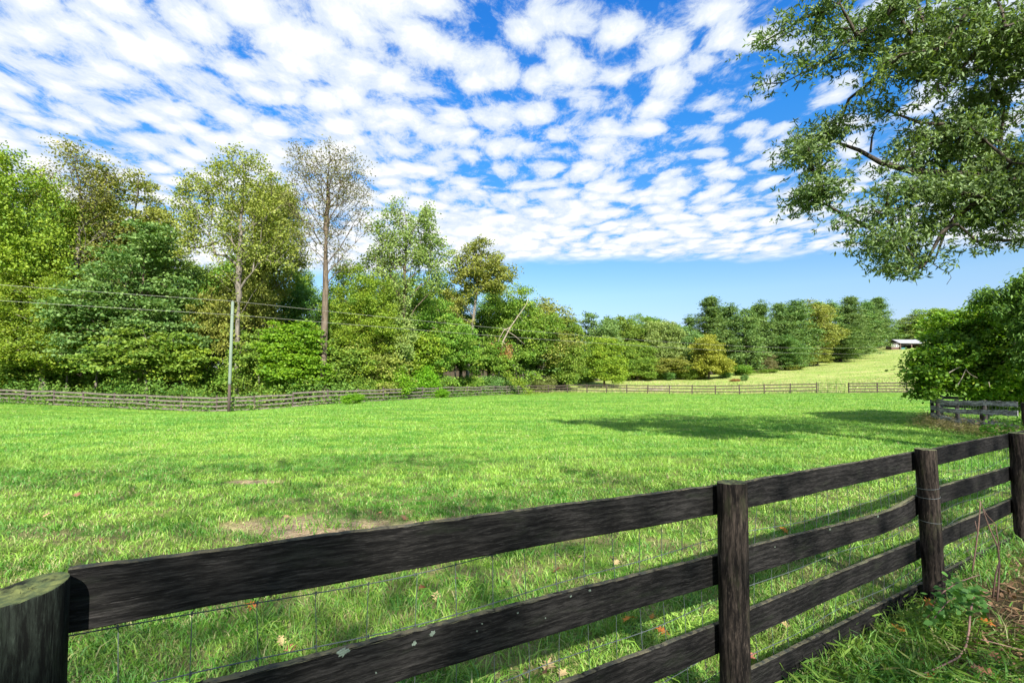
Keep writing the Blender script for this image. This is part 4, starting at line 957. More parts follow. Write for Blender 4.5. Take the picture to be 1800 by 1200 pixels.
T('deciduous_tree', 'under1', 690, 54, 540, 'pale green small tree left of the vase shaped trunk', group=FR, width=110, leaf='pale')
T('deciduous_tree', 'under2', 745, 57, 575, 'yellow green low tree right of the vase shaped trunk', group=FR, width=100, leaf='ivy')
T('deciduous_tree', 'under1', 800, 63, 560, 'mid green small tree below the rounded leaning top', group=FR, width=105, leaf='green')
# trees deeper in the wood
GB = 'trees deep in the left wood'; LBg = 'dark green tree standing deep in the left wood behind the front row'
rb = random.Random(11)
deep = [(-120, 58, 300), (-60, 64, 290), (30, 62, 300), (70, 70, 330), (150, 66, 330), (215, 72, 390), (265, 68, 390), (320, 66, 440), (370, 72, 480), (430, 66, 440), (500, 70, 450), (545, 66, 500), (600, 72, 500), (655, 66, 490), (700, 75, 470), (755, 70, 480), (810, 76, 495), (860, 80, 510), (905, 86, 530), (955, 92, 560),
        (0, 84, 360), (110, 86, 380), (290, 88, 500), (410, 90, 540), (520, 92, 545), (640, 94, 520), (740, 96, 530), (-180, 62, 330), (-240, 70, 320)]
for i, (px, Y, tpy) in enumerate(deep):
    T('deciduous_tree', ('broad3', 'broad2', 'broad1')[i % 3], px, Y, tpy, LBg, group=GB, width=rb.uniform(120, 165)*(60/Y)**.3, rz=rb.uniform(0, 6.28), leaf=('green', 'green', 'dark')[i % 3] if Y < 75 else 'dark', bark='grey')
# thin bare trunks seen between the leaves
# far centre trees
FC = 'trees beyond the far fence'
T('deciduous_tree', 'round1', 1052, 100, 548, 'rounded blue green tree, first beyond the far fence from the left', group=FC, width=85, leaf='blue')
T('deciduous_tree', 'round2', 1062, 85, 590, 'yellow green tree reaching to the ground just beyond the far fence', group=FC, width=88, leaf='ivy')
T('deciduous_tree', 'round1', 1100, 108, 556, 'mid green tree third from the left beyond the far fence', group=FC, width=80)
T('deciduous_tree', 'broad2', 1132, 112, 548, 'tall green tree with a notched top in the far row', group=FC, width=70, leaf='green')
T('deciduous_tree', 'round2', 1120, 99, 600, 'low bright green tree at the grass edge beyond the far fence', group=FC, width=85, leaf='green')
T('deciduous_tree', 'round2', 1165, 104, 562, 'pale olive tree left of the yellow tree in the far row', group=FC, width=85, leaf='pale')
T('deciduous_tree', 'round1', 1200, 108, 570, 'blue green tree right behind the yellow tree', group=FC, width=80, leaf='blue')
T('deciduous_tree', 'under2', 1180, 99, 625, 'low olive bushy tree at the foot of the far row', group=FC, width=75, leaf='olive')
T('deciduous_tree', 'yellow', 1246, 99, 584, 'rounded yellow tree in front of the pines', group=FC, width=80)
T('deciduous_tree', 'round1', 1085, 120, 560, 'dark tree showing behind the blue green one beyond the far fence', group=FC, width=90, leaf='dark')
T('deciduous_tree', 'round1', 1150, 126, 558, 'dark green tree at the back of the far centre row', group=FC, width=90, leaf='dark')
T('deciduous_tree', 'under1', 1015, 92, 590, 'green tree in the gap between left wood and far trees', group=FC, width=70)
GP = 'pines along the hill'
pn = [('pine1', 1250, 110, 525, 88, 'blue green pine with a pointed top at the left end of the pine row'), ('pine2', 1285, 116, 533, 70, 'second pine of the row, directly right of the left end pine'),
      ('pine3', 1312, 108, 545, 72, 'bushy pine standing forward above the yellow tree'), ('pine2', 1340, 116, 528, 74, 'tall pine in the middle of the pine row'), ('pine1', 1372, 120, 536, 76, 'pine with spreading layers left of the rusty tree'),
      ('pine3', 1400, 122, 530, 78, 'full green pine just left of the rusty tree'), ('pine2', 1462, 136, 528, 66, 'pine right behind the rusty tree'), ('pine1', 1498, 138, 524, 72, 'tall pine right of the rusty tree'),
      ('pine2', 1524, 164, 528, 54, 'narrow pine between the rusty tree and the end of the row'), ('pine1', 1546, 178, 525, 56, 'last tall pine at the right end of the row above the shed'), ('pine3', 1478, 132, 572, 80, 'low pine with brown patches at the edge of the hill meadow'),
      ('pine3', 1380, 114, 590, 70, 'low dark pine at the bottom of the meadow edge'), ('pine3', 1508, 146, 585, 46, 'low pine left of the shed')]
for k, px, Y, tpy, wd, lb in pn: T('pine_tree', k, px, Y, tpy, lb, 'pine', GP, wd*1.42, rz=random.uniform(0, 6))
for i, (px, Y, tpy) in enumerate([(1270, 128, 540), (1330, 130, 540), (1390, 138, 536), (1440, 145, 533), (1485, 155, 535), (1530, 165, 533), (1215, 125, 553)]):
    T('pine_tree', ('pine2', 'pine1')[i % 2], px, Y, tpy, 'pine in the second rank behind the pine row on the hill', 'pine', 'pines behind the row', 88, rz=i*1.3)
T('deciduous_tree', 'rusty', 1436, 126, 523, 'olive and rust coloured tree with pale forked limbs among the pines', width=84, bark='dead')
T('deciduous_tree', 'round2', 1340, 110, 618, 'small grey olive bush tree at the meadow edge below the pines', width=50, leaf='grey')
T('deciduous_tree', 'round1', 1430, 124, 608, 'low rusty green tree at the top edge of the meadow', width=60, leaf='olive')
T('dead_tree', 'snag', 1412, 120, 600, 'pale dead tree with bare branches among the pines', width=36)
T('deciduous_tree', 'round1', 1604, 195, 553, 'distant pale green tree right of the shed', width=62, leaf='pale')
T('deciduous_tree', 'round2', 1640, 190, 541, 'distant green tree behind the big bush', width=72, leaf='green')
T('deciduous_tree', 'round1', 1578, 195, 578, 'small distant tree directly behind the shed', width=50, leaf='green')
T('deciduous_tree', 'round1', 1690, 170, 545, 'distant tree hidden by the big bush on the right', width=90, leaf='green')
# dead limb and brown leaf clusters hanging at the end of the left wood
hb = at(888, 640, 61); hz = s1(hb.x, 61)
dl = empty('dead_tree', (px_x(872, 70.5), 70.5, s1(px_x(872, 70.5), 70.5))); tag(dl, 'broken pale branch with hanging brown leaf clusters at the end of the left wood', 'dead tree')
o_ = Vector(dl.location)
mb = MB()
def rel(px, py, Y): return tuple(at(px, py, Y+10)-o_)
mb.tube([rel(872, 690, 60.5), rel(876, 655, 60.3), rel(884, 600, 60), rel(897, 575, 59.8), rel(925, 535, 59.6), rel(930, 522, 59.6)], [.16, .14, .12, .09, .05, .03], 7)
mb.tube([rel(884, 600, 60), rel(893, 612, 59.6), rel(898, 640, 59.4)], [.06, .05, .03], 6); mb.tube([rel(884, 577, 60), rel(905, 590, 59.5), rel(922, 605, 59.4)], [.06, .04, .02], 6); mb.tube([rel(897, 575, 59.8), rel(886, 580, 59.6), rel(878, 594, 59.5), rel(872, 612, 59.5)], [.06, .05, .04, .02], 6)
obj('limb', mb.mesh('limb', True), BK['dead'], dl)
rng = np.random.RandomState(9)
tp_ = np.array([rel(874+rng.randn()*4, 617+rng.randn()*10, 59.4) for _ in range(26)]+[rel(892+rng.randn()*4, 624+rng.randn()*10, 59.3) for _ in range(26)])
o = obj('dead_leaves', crown_mesh('dead_leaves', rng, tp_, 22, .2, 1.0, .2, .13, .2, droop=.8), LM['brown'], dl)
tp_ = np.array([rel(880+i*1.3+rng.randn()*7, 650+i*.9+rng.randn()*5, 58.8) for i in range(46)])
o = obj('hanging_foliage', crown_mesh('hanging_foliage', rng, tp_, 26, .28, .8, .2, .12, .3, droop=.6), LM['ivy'], dl)
# shrubs on the fence line
GS = 'shrubs along the left fence'
for key, px, Y, tpy, wd, lf, lb in [('shrub1', 690, 49.5, 638, 80, 'bright', 'bright green shrub behind the left fence below the vase shaped tree'), ('shrub1', 740, 53, 638, 71, 'bright', 'bright green shrub right of the vase shaped trunk'), ('shrub2', 775, 57, 662, 44, 'green', 'mid green shrub behind the fence under the leaning olive tree'),
        ('shrub2', 858, 63, 658, 56, 'blue', 'dark green shrub under the hanging branch'), ('shrub3', 955, 74, 660, 46, 'pale', 'pale grey green shrub behind the far left fence corner'), ('shrub3', 985, 80, 638, 57, 'blue', 'blue green shrub beside the fence corner'), ('shrub2', 910, 68, 664, 40, 'green', 'low green shrub below the broken pale branch'),
        ('shrub2', 500, 43.5, 638, 69, 'green', 'leafy shrub below the bright maple'), ('shrub2', 20, 45, 640, 110, 'ivy', 'pale leafy shrub behind the fence at the left edge'), ('shrub3', 640, 45.5, 660, 44, 'green', 'green shrub right of the tall straight trunk'), ('shrub1', 330, 44, 668, 60, 'green', 'low shrub behind the fence left of the utility pole'), ('shrub2', 620, 42.2, 690, 40, 'bright', 'small creeper clump in front of the left fence'), ('shrub2', 775, 56, 683, 28, 'bright', 'tiny green clump in front of the fence below the bright shrubs'),
        ('shrub2', 75, 45.5, 638, 97, 'green', 'mid green shrub behind the fence left of the thick brown trunk'), ('shrub3', 150, 47.0, 638, 80, 'green', 'dark shrub in the shade right of the thick brown trunk'), ('shrub2', 200, 46.5, 638, 86, 'green', 'shaded green shrub below the small yellow green tree'), ('shrub1', 285, 46.0, 638, 86, 'olive', 'olive shrub below the forked understorey tree'), ('shrub2', 375, 46.5, 638, 80, 'green', 'dark green shrub directly left of the utility pole'), ('shrub3', 440, 45.5, 638, 74, 'green', 'green shrub right of the utility pole'), ('shrub2', 545, 46.5, 638, 57, 'olive', 'olive shrub left of the tall straight trunk'), ('shrub2', 600, 47.5, 638, 69, 'green', 'dark shrub right of the tall straight trunk'), ('shrub2', 820, 61.0, 658, 60, 'green', 'green shrub below the leaning olive tree'), ('shrub1', 885, 67.0, 660, 50, 'dark', 'dark shrub at the foot of the broken pale branch'),
        ('shrub2', 1308, 92, 658, 14, 'blue', 'small dark green bush in the dry grass beyond the far fence'), ('shrub3', 1292, 92, 665, 22, 'brown', 'small rusty bush in the dry grass beyond the far fence'), ('shrub2', 1398, 112, 640, 40, 'olive', 'scrubby bush at the edge of the hill meadow'), ('shrub2', 1350, 106, 648, 34, 'green', 'green scrub bush below the pines')]:
    T('shrub', key, px, (max(Y, float(np.interp(px, [-420, -250, 0, 245, 408, 570, 700, 800, 930, 1000], [50, 46, 43, 41, 41, 43.5, 50, 60, 74, 76])))+2.6 if px < 1000 and tpy < 672 else Y), tpy, lb, 'shrub', GS if px < 1000 else 'bushes beyond the far fence', wd, leaf=lf)
for i, (px, Y, tpy, wd, lf) in enumerate([(1010, 93, 640, 44, 'green'), (1035, 95, 645, 40, 'ivy'), (1092, 99, 645, 44, 'green'), (1125, 100, 648, 40, 'olive'), (1150, 100, 644, 46, 'green'), (1175, 100, 650, 36, 'blue'), (1205, 100, 642, 44, 'green'), (1228, 100, 648, 36, 'ivy'), (1275, 101, 644, 44, 'blue'), (1305, 104, 640, 46, 'green')]):
    T('shrub', ('shrub1', 'shrub2')[i % 2], px, Y, tpy, 'low leafy bush closing the foot of the far centre row of trees', 'shrub', 'bushes at the foot of the far row', wd, leaf=lf, rz=i*.9)
# brush pile beyond the far fence
bp = (px_x(1150, 76), 76); bpz = s1(*bp); mb = MB(); rng = np.random.RandomState(3)
for _ in range(46):
    a = rng.rand()*6.28; l = 1+rng.rand()*1.6; c = np.array([rng.randn()*1.5, rng.randn()*.6, .1+abs(rng.randn())*.25]); d = np.array([math.cos(a), math.sin(a)*.5, rng.randn()*.25])
    mb.tube([c-d*l*.5, c+rng.randn(3)*.06, c+d*l*.5], [.04, .03, .012], 5)
o = obj('brush_pile', mb.mesh('brush_pile'), BK['dead'], None, (*bp, bpz)); tag(o, 'pile of pale cut branches in the dry grass beyond the far fence', 'brush pile')

# ------------------------------------------------------------------ right hand bush (large leaves) and the darker tree over it
def big_plant(name, loc, env, ntips, R0, leaf, per, sig, flat, L, Wd, label, cat, seed, trunk_h, bark='brown', shape=6, up=.6, rtip=.007, bias=.33, droop=.1, lean=(0, 0), lobes=8):
    rng = np.random.RandomState(seed); r = empty(name, loc); tag(r, label, cat)
    nT = 8; s = np.linspace(0, 1, nT); trunk = np.stack([lean[0]*s, lean[1]*s, s*trunk_h-.2], -1)+rng.randn(nT, 3)*.04; trunk[0, :2] = 0
    tips = env_points(rng, env, ntips, bias, lobes, .45); tips = tips[tips[:, 2] > .12]
    nodes, par, chains = grow(rng, trunk, tips, seg=.5, minz=.2)
    tm, _ = skel_mesh('trunk', nodes, par, chains, R0, rtip, .5); obj('trunk', tm, BK[bark], r)
    cm = crown_mesh('crown', rng, tips, per, sig, flat, L, Wd, up, shape, droop=droop); obj('crown', cm, LM[leaf], r)
    return r
bx, by = px_x(1725, 19.5), 19.5; bz_ = s1(bx, by)
def envpx(lst, o):
    out = []
    for px, py, Y, rpx, rpy, ry, w_ in lst:
        p = at(px, py, Y)-o; out.append((p.x, p.y, p.z, rpx/F*Y, ry, rpy/F*Y, w_))
    return out
o_ = Vector((bx, by, bz_))
bushe = envpx([(1700, 640, 18.6, 78, 60, 1.5, 1.2), (1650, 645, 18.6, 46, 44, 1.1, .7), (1635, 668, 18.4, 36, 30, .9, .5), (1760, 620, 18.6, 80, 85, 1.6, 1.3), (1715, 578, 19.2, 70, 48, 1.5, .9), (1775, 560, 19.4, 70, 50, 1.4, .9), (1850, 545, 19.6, 70, 60, 1.6, .9), (1745, 540, 19.6, 44, 24, .9, .35), (1840, 620, 18.6, 80, 90, 1.8, 1.0), (1665, 610, 19, 40, 34, 1.1, .5), (1740, 675, 18.2, 80, 30, 1.0, .7), (1625, 690, 18.9, 22, 12, .5, .12), (1715, 680, 19.6, 50, 18, .8, .35), (1765, 695, 19.0, 70, 34, .9, .7), (1830, 690, 18.6, 60, 44, 1, .6)], o_)
big_plant('large_bush', (bx, by, bz_), bushe, 1900, .14, 'bush', 30, .14, .55, .125, .085, 'big rounded yellow green leafy bush at the right edge above the bleached fence', 'bush', 61, 2.2)
o_ = Vector((px_x(1880, 16.8), 16.8, s1(px_x(1880, 16.8), 16.8)))
darke = envpx([(1805, 505, 16.5, 26, 34, .8, .7), (1795, 545, 16.4, 30, 30, .8, .6), (1812, 590, 16.4, 26, 40, .8, .6), (1820, 640, 16.4, 20, 36, .7, .4), (1860, 520, 16.8, 60, 60, 1.6, 1.1), (1745, 520, 17, 26, 14, .7, .2), (1870, 600, 16.8, 50, 70, 1.5, 1.0)], o_)
big_plant('deciduous_tree', tuple(o_), darke, 620, .16, 'dark', 30, .14, .7, .15, .05, 'dark green drooping tree at the right edge over the big bush', 'tree', 62, 4.0, 'dark', droop=.8)
# dead twigs showing in the bush
mb = MB()
for pth in ([(1668, 655), (1680, 648), (1688, 644.5)], [(1684, 676), (1691, 664), (1699, 646)], [(1698, 650), (1706, 658), (1718, 664)], [(1738, 671), (1740, 680)]):
    mb.tube([tuple(at(a, b, 16.8)-Vector((bx, by, bz_))) for a, b in pth], [.013, .010, .006][:len(pth)], 6)
bo = [q for q in bpy.data.objects if q.name.startswith('large_bush')][0]
obj('dead_twig', mb.mesh('dead_twig'), BK['dead'], bo)

# ------------------------------------------------------------------ big oak reaching in from the upper right
ox, oy = 12.6, 6.4; oz = s1(ox, oy); O = Vector((ox, oy, oz))
def oak():
    rng = np.random.RandomState(77)
    r = empty('oak_tree', (ox, oy, oz)); tag(r, 'big oak whose leafy boughs reach in from the upper right corner', 'tree')
    s = np.linspace(0, 1, 12); trunk = np.stack([-.8*s**2, .3*s, s*8.5-.3], -1)+rng.randn(12, 3)*.04; trunk[0, :2] = 0
    vis = envpx([(1375, 42, 8.8, 40, 46, .7, .33), (1350, 140, 8.9, 20, 16, .4, .05), (1440, 25, 8.4, 60, 40, .8, .55), (1410, 118, 8.6, 32, 22, .6, .16), (1490, 95, 8.4, 56, 46, .8, .32), (1555, 30, 8.2, 70, 50, 1., .8), (1545, 130, 8.3, 50, 30, .7, .18), (1620, 90, 8.2, 70, 60, 1., .9), (1700, 60, 8.2, 80, 80, 1.2, 1.3), (1790, 90, 8.4, 60, 100, 1.2, 1.2), (1640, 160, 8.6, 46, 26, .7, .16), (1750, 190, 9, 70, 50, 1., .7),
             (1440, 245, 9.2, 46, 38, .7, .5), (1415, 285, 9.2, 36, 40, .6, .45), (1430, 345, 9.2, 42, 34, .6, .42), (1475, 330, 9, 30, 30, .6, .2), (1490, 225, 9., 40, 40, .7, .24), (1540, 200, 9.1, 40, 30, .6, .13), (1475, 385, 9.1, 22, 14, .4, .1), (1395, 350, 9.3, 18, 16, .3, .07), (1400, 255, 9.2, 20, 30, .4, .1),
             (1590, 270, 9, 50, 50, .8, .4), (1650, 250, 9, 60, 60, .9, .9), (1720, 280, 9, 70, 60, 1., 1.2), (1790, 300, 9, 60, 80, 1., 1.2), (1600, 340, 8.8, 60, 40, .8, .65), (1670, 350, 8.8, 70, 44, .9, .9), (1760, 370, 8.8, 60, 50, .9, .8), (1550, 380, 8.8, 44, 28, .6, .35), (1540, 430, 8.8, 44, 24, .6, .38), (1600, 430, 8.8, 44, 32, .6, .38), (1605, 468, 8.8, 34, 18, .4, .2), (1570, 468, 8.8, 30, 14, .4, .12), (1640, 400, 8.8, 40, 30, .6, .3), (1790, 420, 8.8, 30, 16, .5, .14), (1730, 420, 8.7, 24, 14, .4, .1)], O)
    out = [(-1.5, 0, 9, 4, 4, 3.2, 2.2), (2, -2, 8, 4.6, 4.6, 4, 2.5), (3, 3, 8, 4, 3.6, 3.6, 1.5)]
    tv = env_points(rng, vis, 1700, .5, 5, .5); to = env_points(rng, out, 330, .5, 6)
    tips = np.concatenate([tv, to])
    order = np.argsort(np.linalg.norm(tips-np.array([0, 0, 5]), axis=1)+rng.rand(len(tips))*2.5)
    nodes, par, chains = grow(rng, trunk, tips, seg=.38, minz=2.2, wdir=.45, zpen=.15, bend=.3, jit=.14, order=order)
    tm, _ = skel_mesh('trunk', nodes, par, chains, .42, .0040, .48, (12, 6, 4), cap=.034); obj('trunk', tm, BK['dark'], r)
    # whorls of narrow leaves pointing outwards from each twig end
    n = len(tv); per = 42
    k = np.repeat(np.arange(n), per); sub = rng.randn(n*per, 3)*np.array([.13, .13, .09])
    # several little rosettes per tip
    ros = np.round(rng.rand(n*per)*5).astype(int); cen = rng.randn(n, 6, 3)*np.array([.16, .16, .11]); Pb = tv[k]+cen[k, ros]+rng.randn(n*per, 3)*.018
    dirs = rng.randn(n*per, 3)*.8+np.array([-.15, 0, -.25]); dirs /= np.linalg.norm(dirs, axis=1)[:, None]
    V, Fc = leaf_faces(rng, Pb, .092, .027, .3, 6, dirs=dirs)
    cl = (rng.rand(n)[k]*.5+.5*vnoise(tv[k][:, 0]*1.1+3, tv[k][:, 2]*1.1+tv[k][:, 1], 3))
    obj('crown', npmesh('crown', V, Fc, {'tint': rng.rand(len(Pb)), 'clump': cl}), LM['oak'], r)
    cm = crown_mesh('upper_crown', rng, to, 44, .42, .6, .17, .10, .5, 4); obj('upper_crown', cm, LM['oak'], r)
    # bare limbs seen against the sky and hanging twigs
    mb = MB()
    def L_(pts, rads): mb.tube([tuple(at(a, b, c)-O) for a, b, c in pts], rads, 7)
    L_([(1850, 335, 8.8), (1800, 320, 8.7), (1792, 312, 8.6), (1775, 316, 8.6), (1755, 312, 8.6)], [.06, .045, .035, .02, .01]); L_([(1795, 322, 8.6), (1786, 360, 8.5), (1778, 385, 8.5), (1764, 400, 8.5)], [.03, .02, .014, .008])
    L_([(1900, 345, 9.), (1800, 326, 8.9), (1720, 355, 8.8), (1680, 380, 8.8), (1660, 410, 8.8), (1650, 440, 8.8), (1640, 465, 8.8)], [.075, .055, .045, .036, .026, .018, .008])
    L_([(1900, 350, 9.), (1720, 310, 9.), (1600, 300, 9.), (1550, 287, 9.05), (1510, 264, 9.1), (1470, 250, 9.1), (1440, 240, 9.2)], [.10, .08, .06, .045, .035, .022, .01]); L_([(1530, 268, 9.1), (1533, 240, 9.1), (1540, 225, 9.1)], [.02, .016, .008])
    L_([(1560, 30, 8.3), (1530, 45, 8.4), (1500, 68, 8.4), (1470, 85, 8.5), (1440, 110, 8.6)], [.04, .035, .028, .02, .01]); L_([(1610, -30, 8.3), (1612, 20, 8.3), (1608, 60, 8.3), (1600, 100, 8.3)], [.045, .035, .025, .01]); L_([(1760, -40, 8.6), (1700, 60, 8.6), (1650, 115, 8.6), (1625, 155, 8.6)], [.06, .04, .025, .01])
    L_([(1642, 465, 8.8), (1656, 474, 8.8), (1668, 478, 8.8), (1672, 488, 8.8), (1664, 500, 8.8)], [.008, .007, .006, .005, .004]); L_([(1560, 480, 8.8), (1575, 490, 8.8), (1592, 492, 8.8), (1608, 488, 8.8), (1612, 502, 8.8)], [.008, .007, .006, .005, .004]); L_([(1592, 492, 8.8), (1604, 497, 8.8)], [.005, .003])
    obj('limb', mb.mesh('limb', True), BK['dark'], r)
    return r
oak()
big_plant('oak_tree', (4.5, -16, s1(4.5, -16)), [(0, 0, 13, 5, 5, 2.2, 1.1), (-6, .5, 12.4, 5, 4, 1.8, 1.1), (-4, 5, 11.6, 5, 4, 1.6, 1.1), (2, 4.6, 12, 5, 4, 1.8, 1.1), (-11, 2, 12, 4, 3.6, 1.6, .8), (6.5, 1.5, 12, 4, 3.6, 1.8, .8), (6, 7, 11, 3.6, 3, 1.4, .5), (-10, 8.5, 11.6, 4, 2.6, 1.3, .8), (-4, 9.5, 11.4, 4, 2.4, 1.2, .7), (2, 10, 11.4, 4, 2.4, 1.2, .6)], 1750, .20, 'oak', 5.2, .42, .6, .16, .10, 'unseen oak added behind the viewpoint to shade the near grass', 'tree', 66, 9.5, 'dark', 4, .5)  # unseen tree put in for the broken shade its crown throws on the foreground

# ------------------------------------------------------------------ grass
def blades(rng, x, y, h, w_, lean, segs=2, tint=None, dry=None, name='grass'):
    n = len(x); z = surf(x, y)-0.004; a = rng.rand(n)*6.283; la = rng.rand(n)*6.283
    P0 = np.stack([x, y, z], -1); s = np.stack([np.cos(a), np.sin(a), np.zeros(n)], -1)*w_[:, None]*.5
    ld = np.stack([np.cos(la), np.sin(la), np.zeros(n)], -1)*(lean*h)[:, None]; upv = np.zeros((n, 3)); upv[:, 2] = h
    if segs == 2:
        M1 = P0+upv*.55+ld*.3; T2 = P0+upv*(1-.28*lean)[:, None]+ld
        V = np.stack([P0-s, P0+s, M1+s*.8, M1-s*.8, T2], 1); b = np.arange(n)*5
        F4 = np.stack([b, b+1, b+2, b+3], -1); F3 = np.stack([b+3, b+2, b+4, b+4], -1)
        # use triangles only, uniform
        Fc = np.concatenate([np.stack([b, b+1, b+2], -1), np.stack([b, b+2, b+3], -1), np.stack([b+3, b+2, b+4], -1)])
        rep = 3
    else:
        T2 = P0+upv+ld; V = np.stack([P0-s, P0+s, T2], 1); b = np.arange(n)*3; Fc = np.stack([b, b+1, b+2], -1); rep = 1
    return V.reshape(-1, 3), Fc, np.tile(tint, rep), np.tile(dry, rep)
rng = np.random.RandomState(100)
N = 900000
yy = np.exp(rng.uniform(math.log(1.5), math.log(76), N)); xx = (rng.rand(N)*2-1)*(1.2*yy+2.0)
fy = interp_line(ALL_FAR, xx); ly = interp_line(LEFT_LINE, xx)
ok = np.where(xx > px_x(930, 74), yy < fy+.3, yy < ly+.2)
bm = bare_mask(xx, yy); lm_ = litter_mask(xx, yy)
ok &= rng.rand(N) > bm*0.95
ok &= rng.rand(N) > lm_*0.97
ok &= rng.rand(N) < (0.15+1.5*np.clip(fbm(xx*1.6, yy*1.6, 31)-.1, 0, 1))*(1-.42*np.clip((9-yy)/4, 0, 1))      # thin and thick spots
xx, yy = xx[ok], yy[ok]; lm_ = lm_[ok]; bm = bm[ok]; n = len(xx)
clump = fbm(xx*1.3, yy*1.3, 17); tall = np.clip((fbm(xx*0.9+7, yy*0.9, 23, 3)-.52)*5, 0, 1)
h = (0.035+0.05*rng.rand(n)**1.5+0.035*clump+0.07*tall*rng.rand(n))*(1+np.clip((yy-6)/40, 0, 1)*.2)
sdist = -((xx-1.045)*(-0.535)+(yy-2.337)*0.845)
h *= np.where(yy > 3.6, .78, .95); nearf = np.exp(-(sdist/.22)**2)*(yy < 9); h *= 1+1.0*nearf*rng.rand(n)
camside = (sdist > .15)&(yy < 8); h = np.where(camside, h*(.8+.8*rng.rand(n)), h)
wd = (0.0045+0.004*rng.rand(n))*np.maximum(1, yy/3.2)**.72; wd = np.where(camside, wd*1.3, wd)
far_ = np.clip((yy-5)/15, 0, 1); tint = rng.rand(n)*(.6-.2*far_)+.10*far_+.4*fbm(xx*2.2, yy*2.2, 41)
pdry = 0.05+0.24*np.clip((9-yy)/5, 0, 1)+0.20*np.clip((fbm(xx*.8, yy*.8, 51)-.45)*3, 0, 1)+bm*.6; pdry = np.where(camside, .10+.5*lm_, pdry)
pdry = np.where(bm > .35, .92, pdry); h = np.where(bm > .35, h*.5, h); dry = (rng.rand(n) < pdry).astype(float)*(.5+.5*rng.rand(n)); h = np.where(dry > 0, h*.75, h)
lean = 0.35+0.9*rng.rand(n)
nr_ = yy < 9
V1, F1, t1, d1 = blades(rng, xx[nr_], yy[nr_], h[nr_], wd[nr_], lean[nr_], 2, tint[nr_], dry[nr_])
V2, F2, t2, d2 = blades(rng, xx[~nr_], yy[~nr_], h[~nr_], wd[~nr_], lean[~nr_], 1, tint[~nr_], dry[~nr_])
gme = npmesh('grass', np.concatenate([V1, V2]), np.concatenate([F1, F2+len(V1)]), {'tint': np.concatenate([t1, t2]), 'dry': np.concatenate([d1, d2])})
o = obj('grass', gme, m_grass); tag(o, 'short bright green pasture grass with yellowed patches', 'grass', kind='stuff')
# broad bladed tussocks and crabgrass rosettes
cx_, cy_ = [], []
tc_ = [(-3.7, 4.1), (-3.6, 3.75), (-1.9, 3.6), (-3.0, 6.1), (-2.2, 7.2), (-.7, 5.2), (-1.0, 6.5), (.6, 4.6), (-5, 5.4), (-4.4, 6.6), (-.2, 7.6), (1.2, 6.6), (-6.2, 7.5), (-5.4, 8.4), (.2, 3.4), (1.8, 4.2), (2.4, 5.4), (3.4, 4.8), (.9, 2.95), (-.6, 2.75), (-1.5, 2.9)]
r2 = np.random.RandomState(8)
for _ in range(260):
    y_ = math.exp(r2.uniform(math.log(2.4), math.log(14))); tc_.append(((r2.rand()*2-1)*1.1*y_, y_))
for (a, b) in tc_:
    if (a-1.045)*(-0.535)+(b-2.337)*0.845 < .05: continue
    k = r2.randint(26, 60); s = .05+.10*r2.rand(); cx_.append(a+r2.randn(k)*s); cy_.append(b+r2.randn(k)*s)
cx_ = np.concatenate(cx_); cy_ = np.concatenate(cy_); n = len(cx_)
V3, F3, t3, d3 = blades(r2, cx_, cy_, .06+.10*r2.rand(n), .007+.006*r2.rand(n), .7+1.2*r2.rand(n), 2, .35+.65*r2.rand(n), (r2.rand(n) < .05)*.8)
o = obj('grass_tussocks', npmesh('grass_tussocks', V3, F3, {'tint': t3, 'dry': d3}), m_grass); tag(o, 'coarser bright tussocks scattered through the near grass', 'grass', kind='stuff')

# weeds under the right fence, along the left fence and dry grass beyond the far fence
def scatter_weeds(name, rng, x, y, hh, per, sig, L, Wd, m_, label, up=.3):
    z = surf(x, y); pts = np.stack([x, y, z+hh*rng.rand(len(x))], -1); me = crown_mesh(name, rng, pts, per, sig, 1.0, L, Wd, up)
    o = obj(name, me, m_); tag(o, label, 'weeds', kind='stuff'); return o
rng = np.random.RandomState(55)
li = np.array(resample(smooth_line(LEFT_LINE), .25)); k = rng.choice(len(li), 900); scatter_weeds('weeds', rng, li[k, 0]+rng.randn(900)*.3, li[k, 1]-.1+rng.randn(900)*.45, .45, 12, .18, .2, .08, M_weed, 'leafy weeds along the foot of the left fence')
k = rng.choice(len(li), 1700); off_ = 1.2+3.2*rng.rand(1700); m_u = leaf_mat('undergrowth_leaf', (0.05, 0.13, 0.018), (0.17, 0.27, 0.045), (0.24, 0.30, 0.06), 0.15)
scatter_weeds('undergrowth', rng, li[k, 0]+rng.randn(1700)*.6-off_*.35, li[k, 1]+off_, 1.5+.6*np.sin(k*.11), 20, .30, .22, .14, m_u, 'leafy undergrowth filling the shade behind the left fence', .3)
k = rng.choice(len(SM), 520); scatter_weeds('dry_weeds', rng, SM[k, 0]+rng.randn(520)*.35-.2, SM[k, 1]-.35+rng.randn(520)*.4, .28, 22, .10, .14, .012, M_dryweed, 'tangled dry weeds under the bleached fence', .1)
n = 14; 
scatter_weeds('weeds', rng, px_x(1765, 12.9)+rng.randn(26)*.35, 12.9+rng.randn(26)*.15, .5, 16, .10, .13, .05, M_weed, 'leafy green weeds in front of the thick gate post', .5)
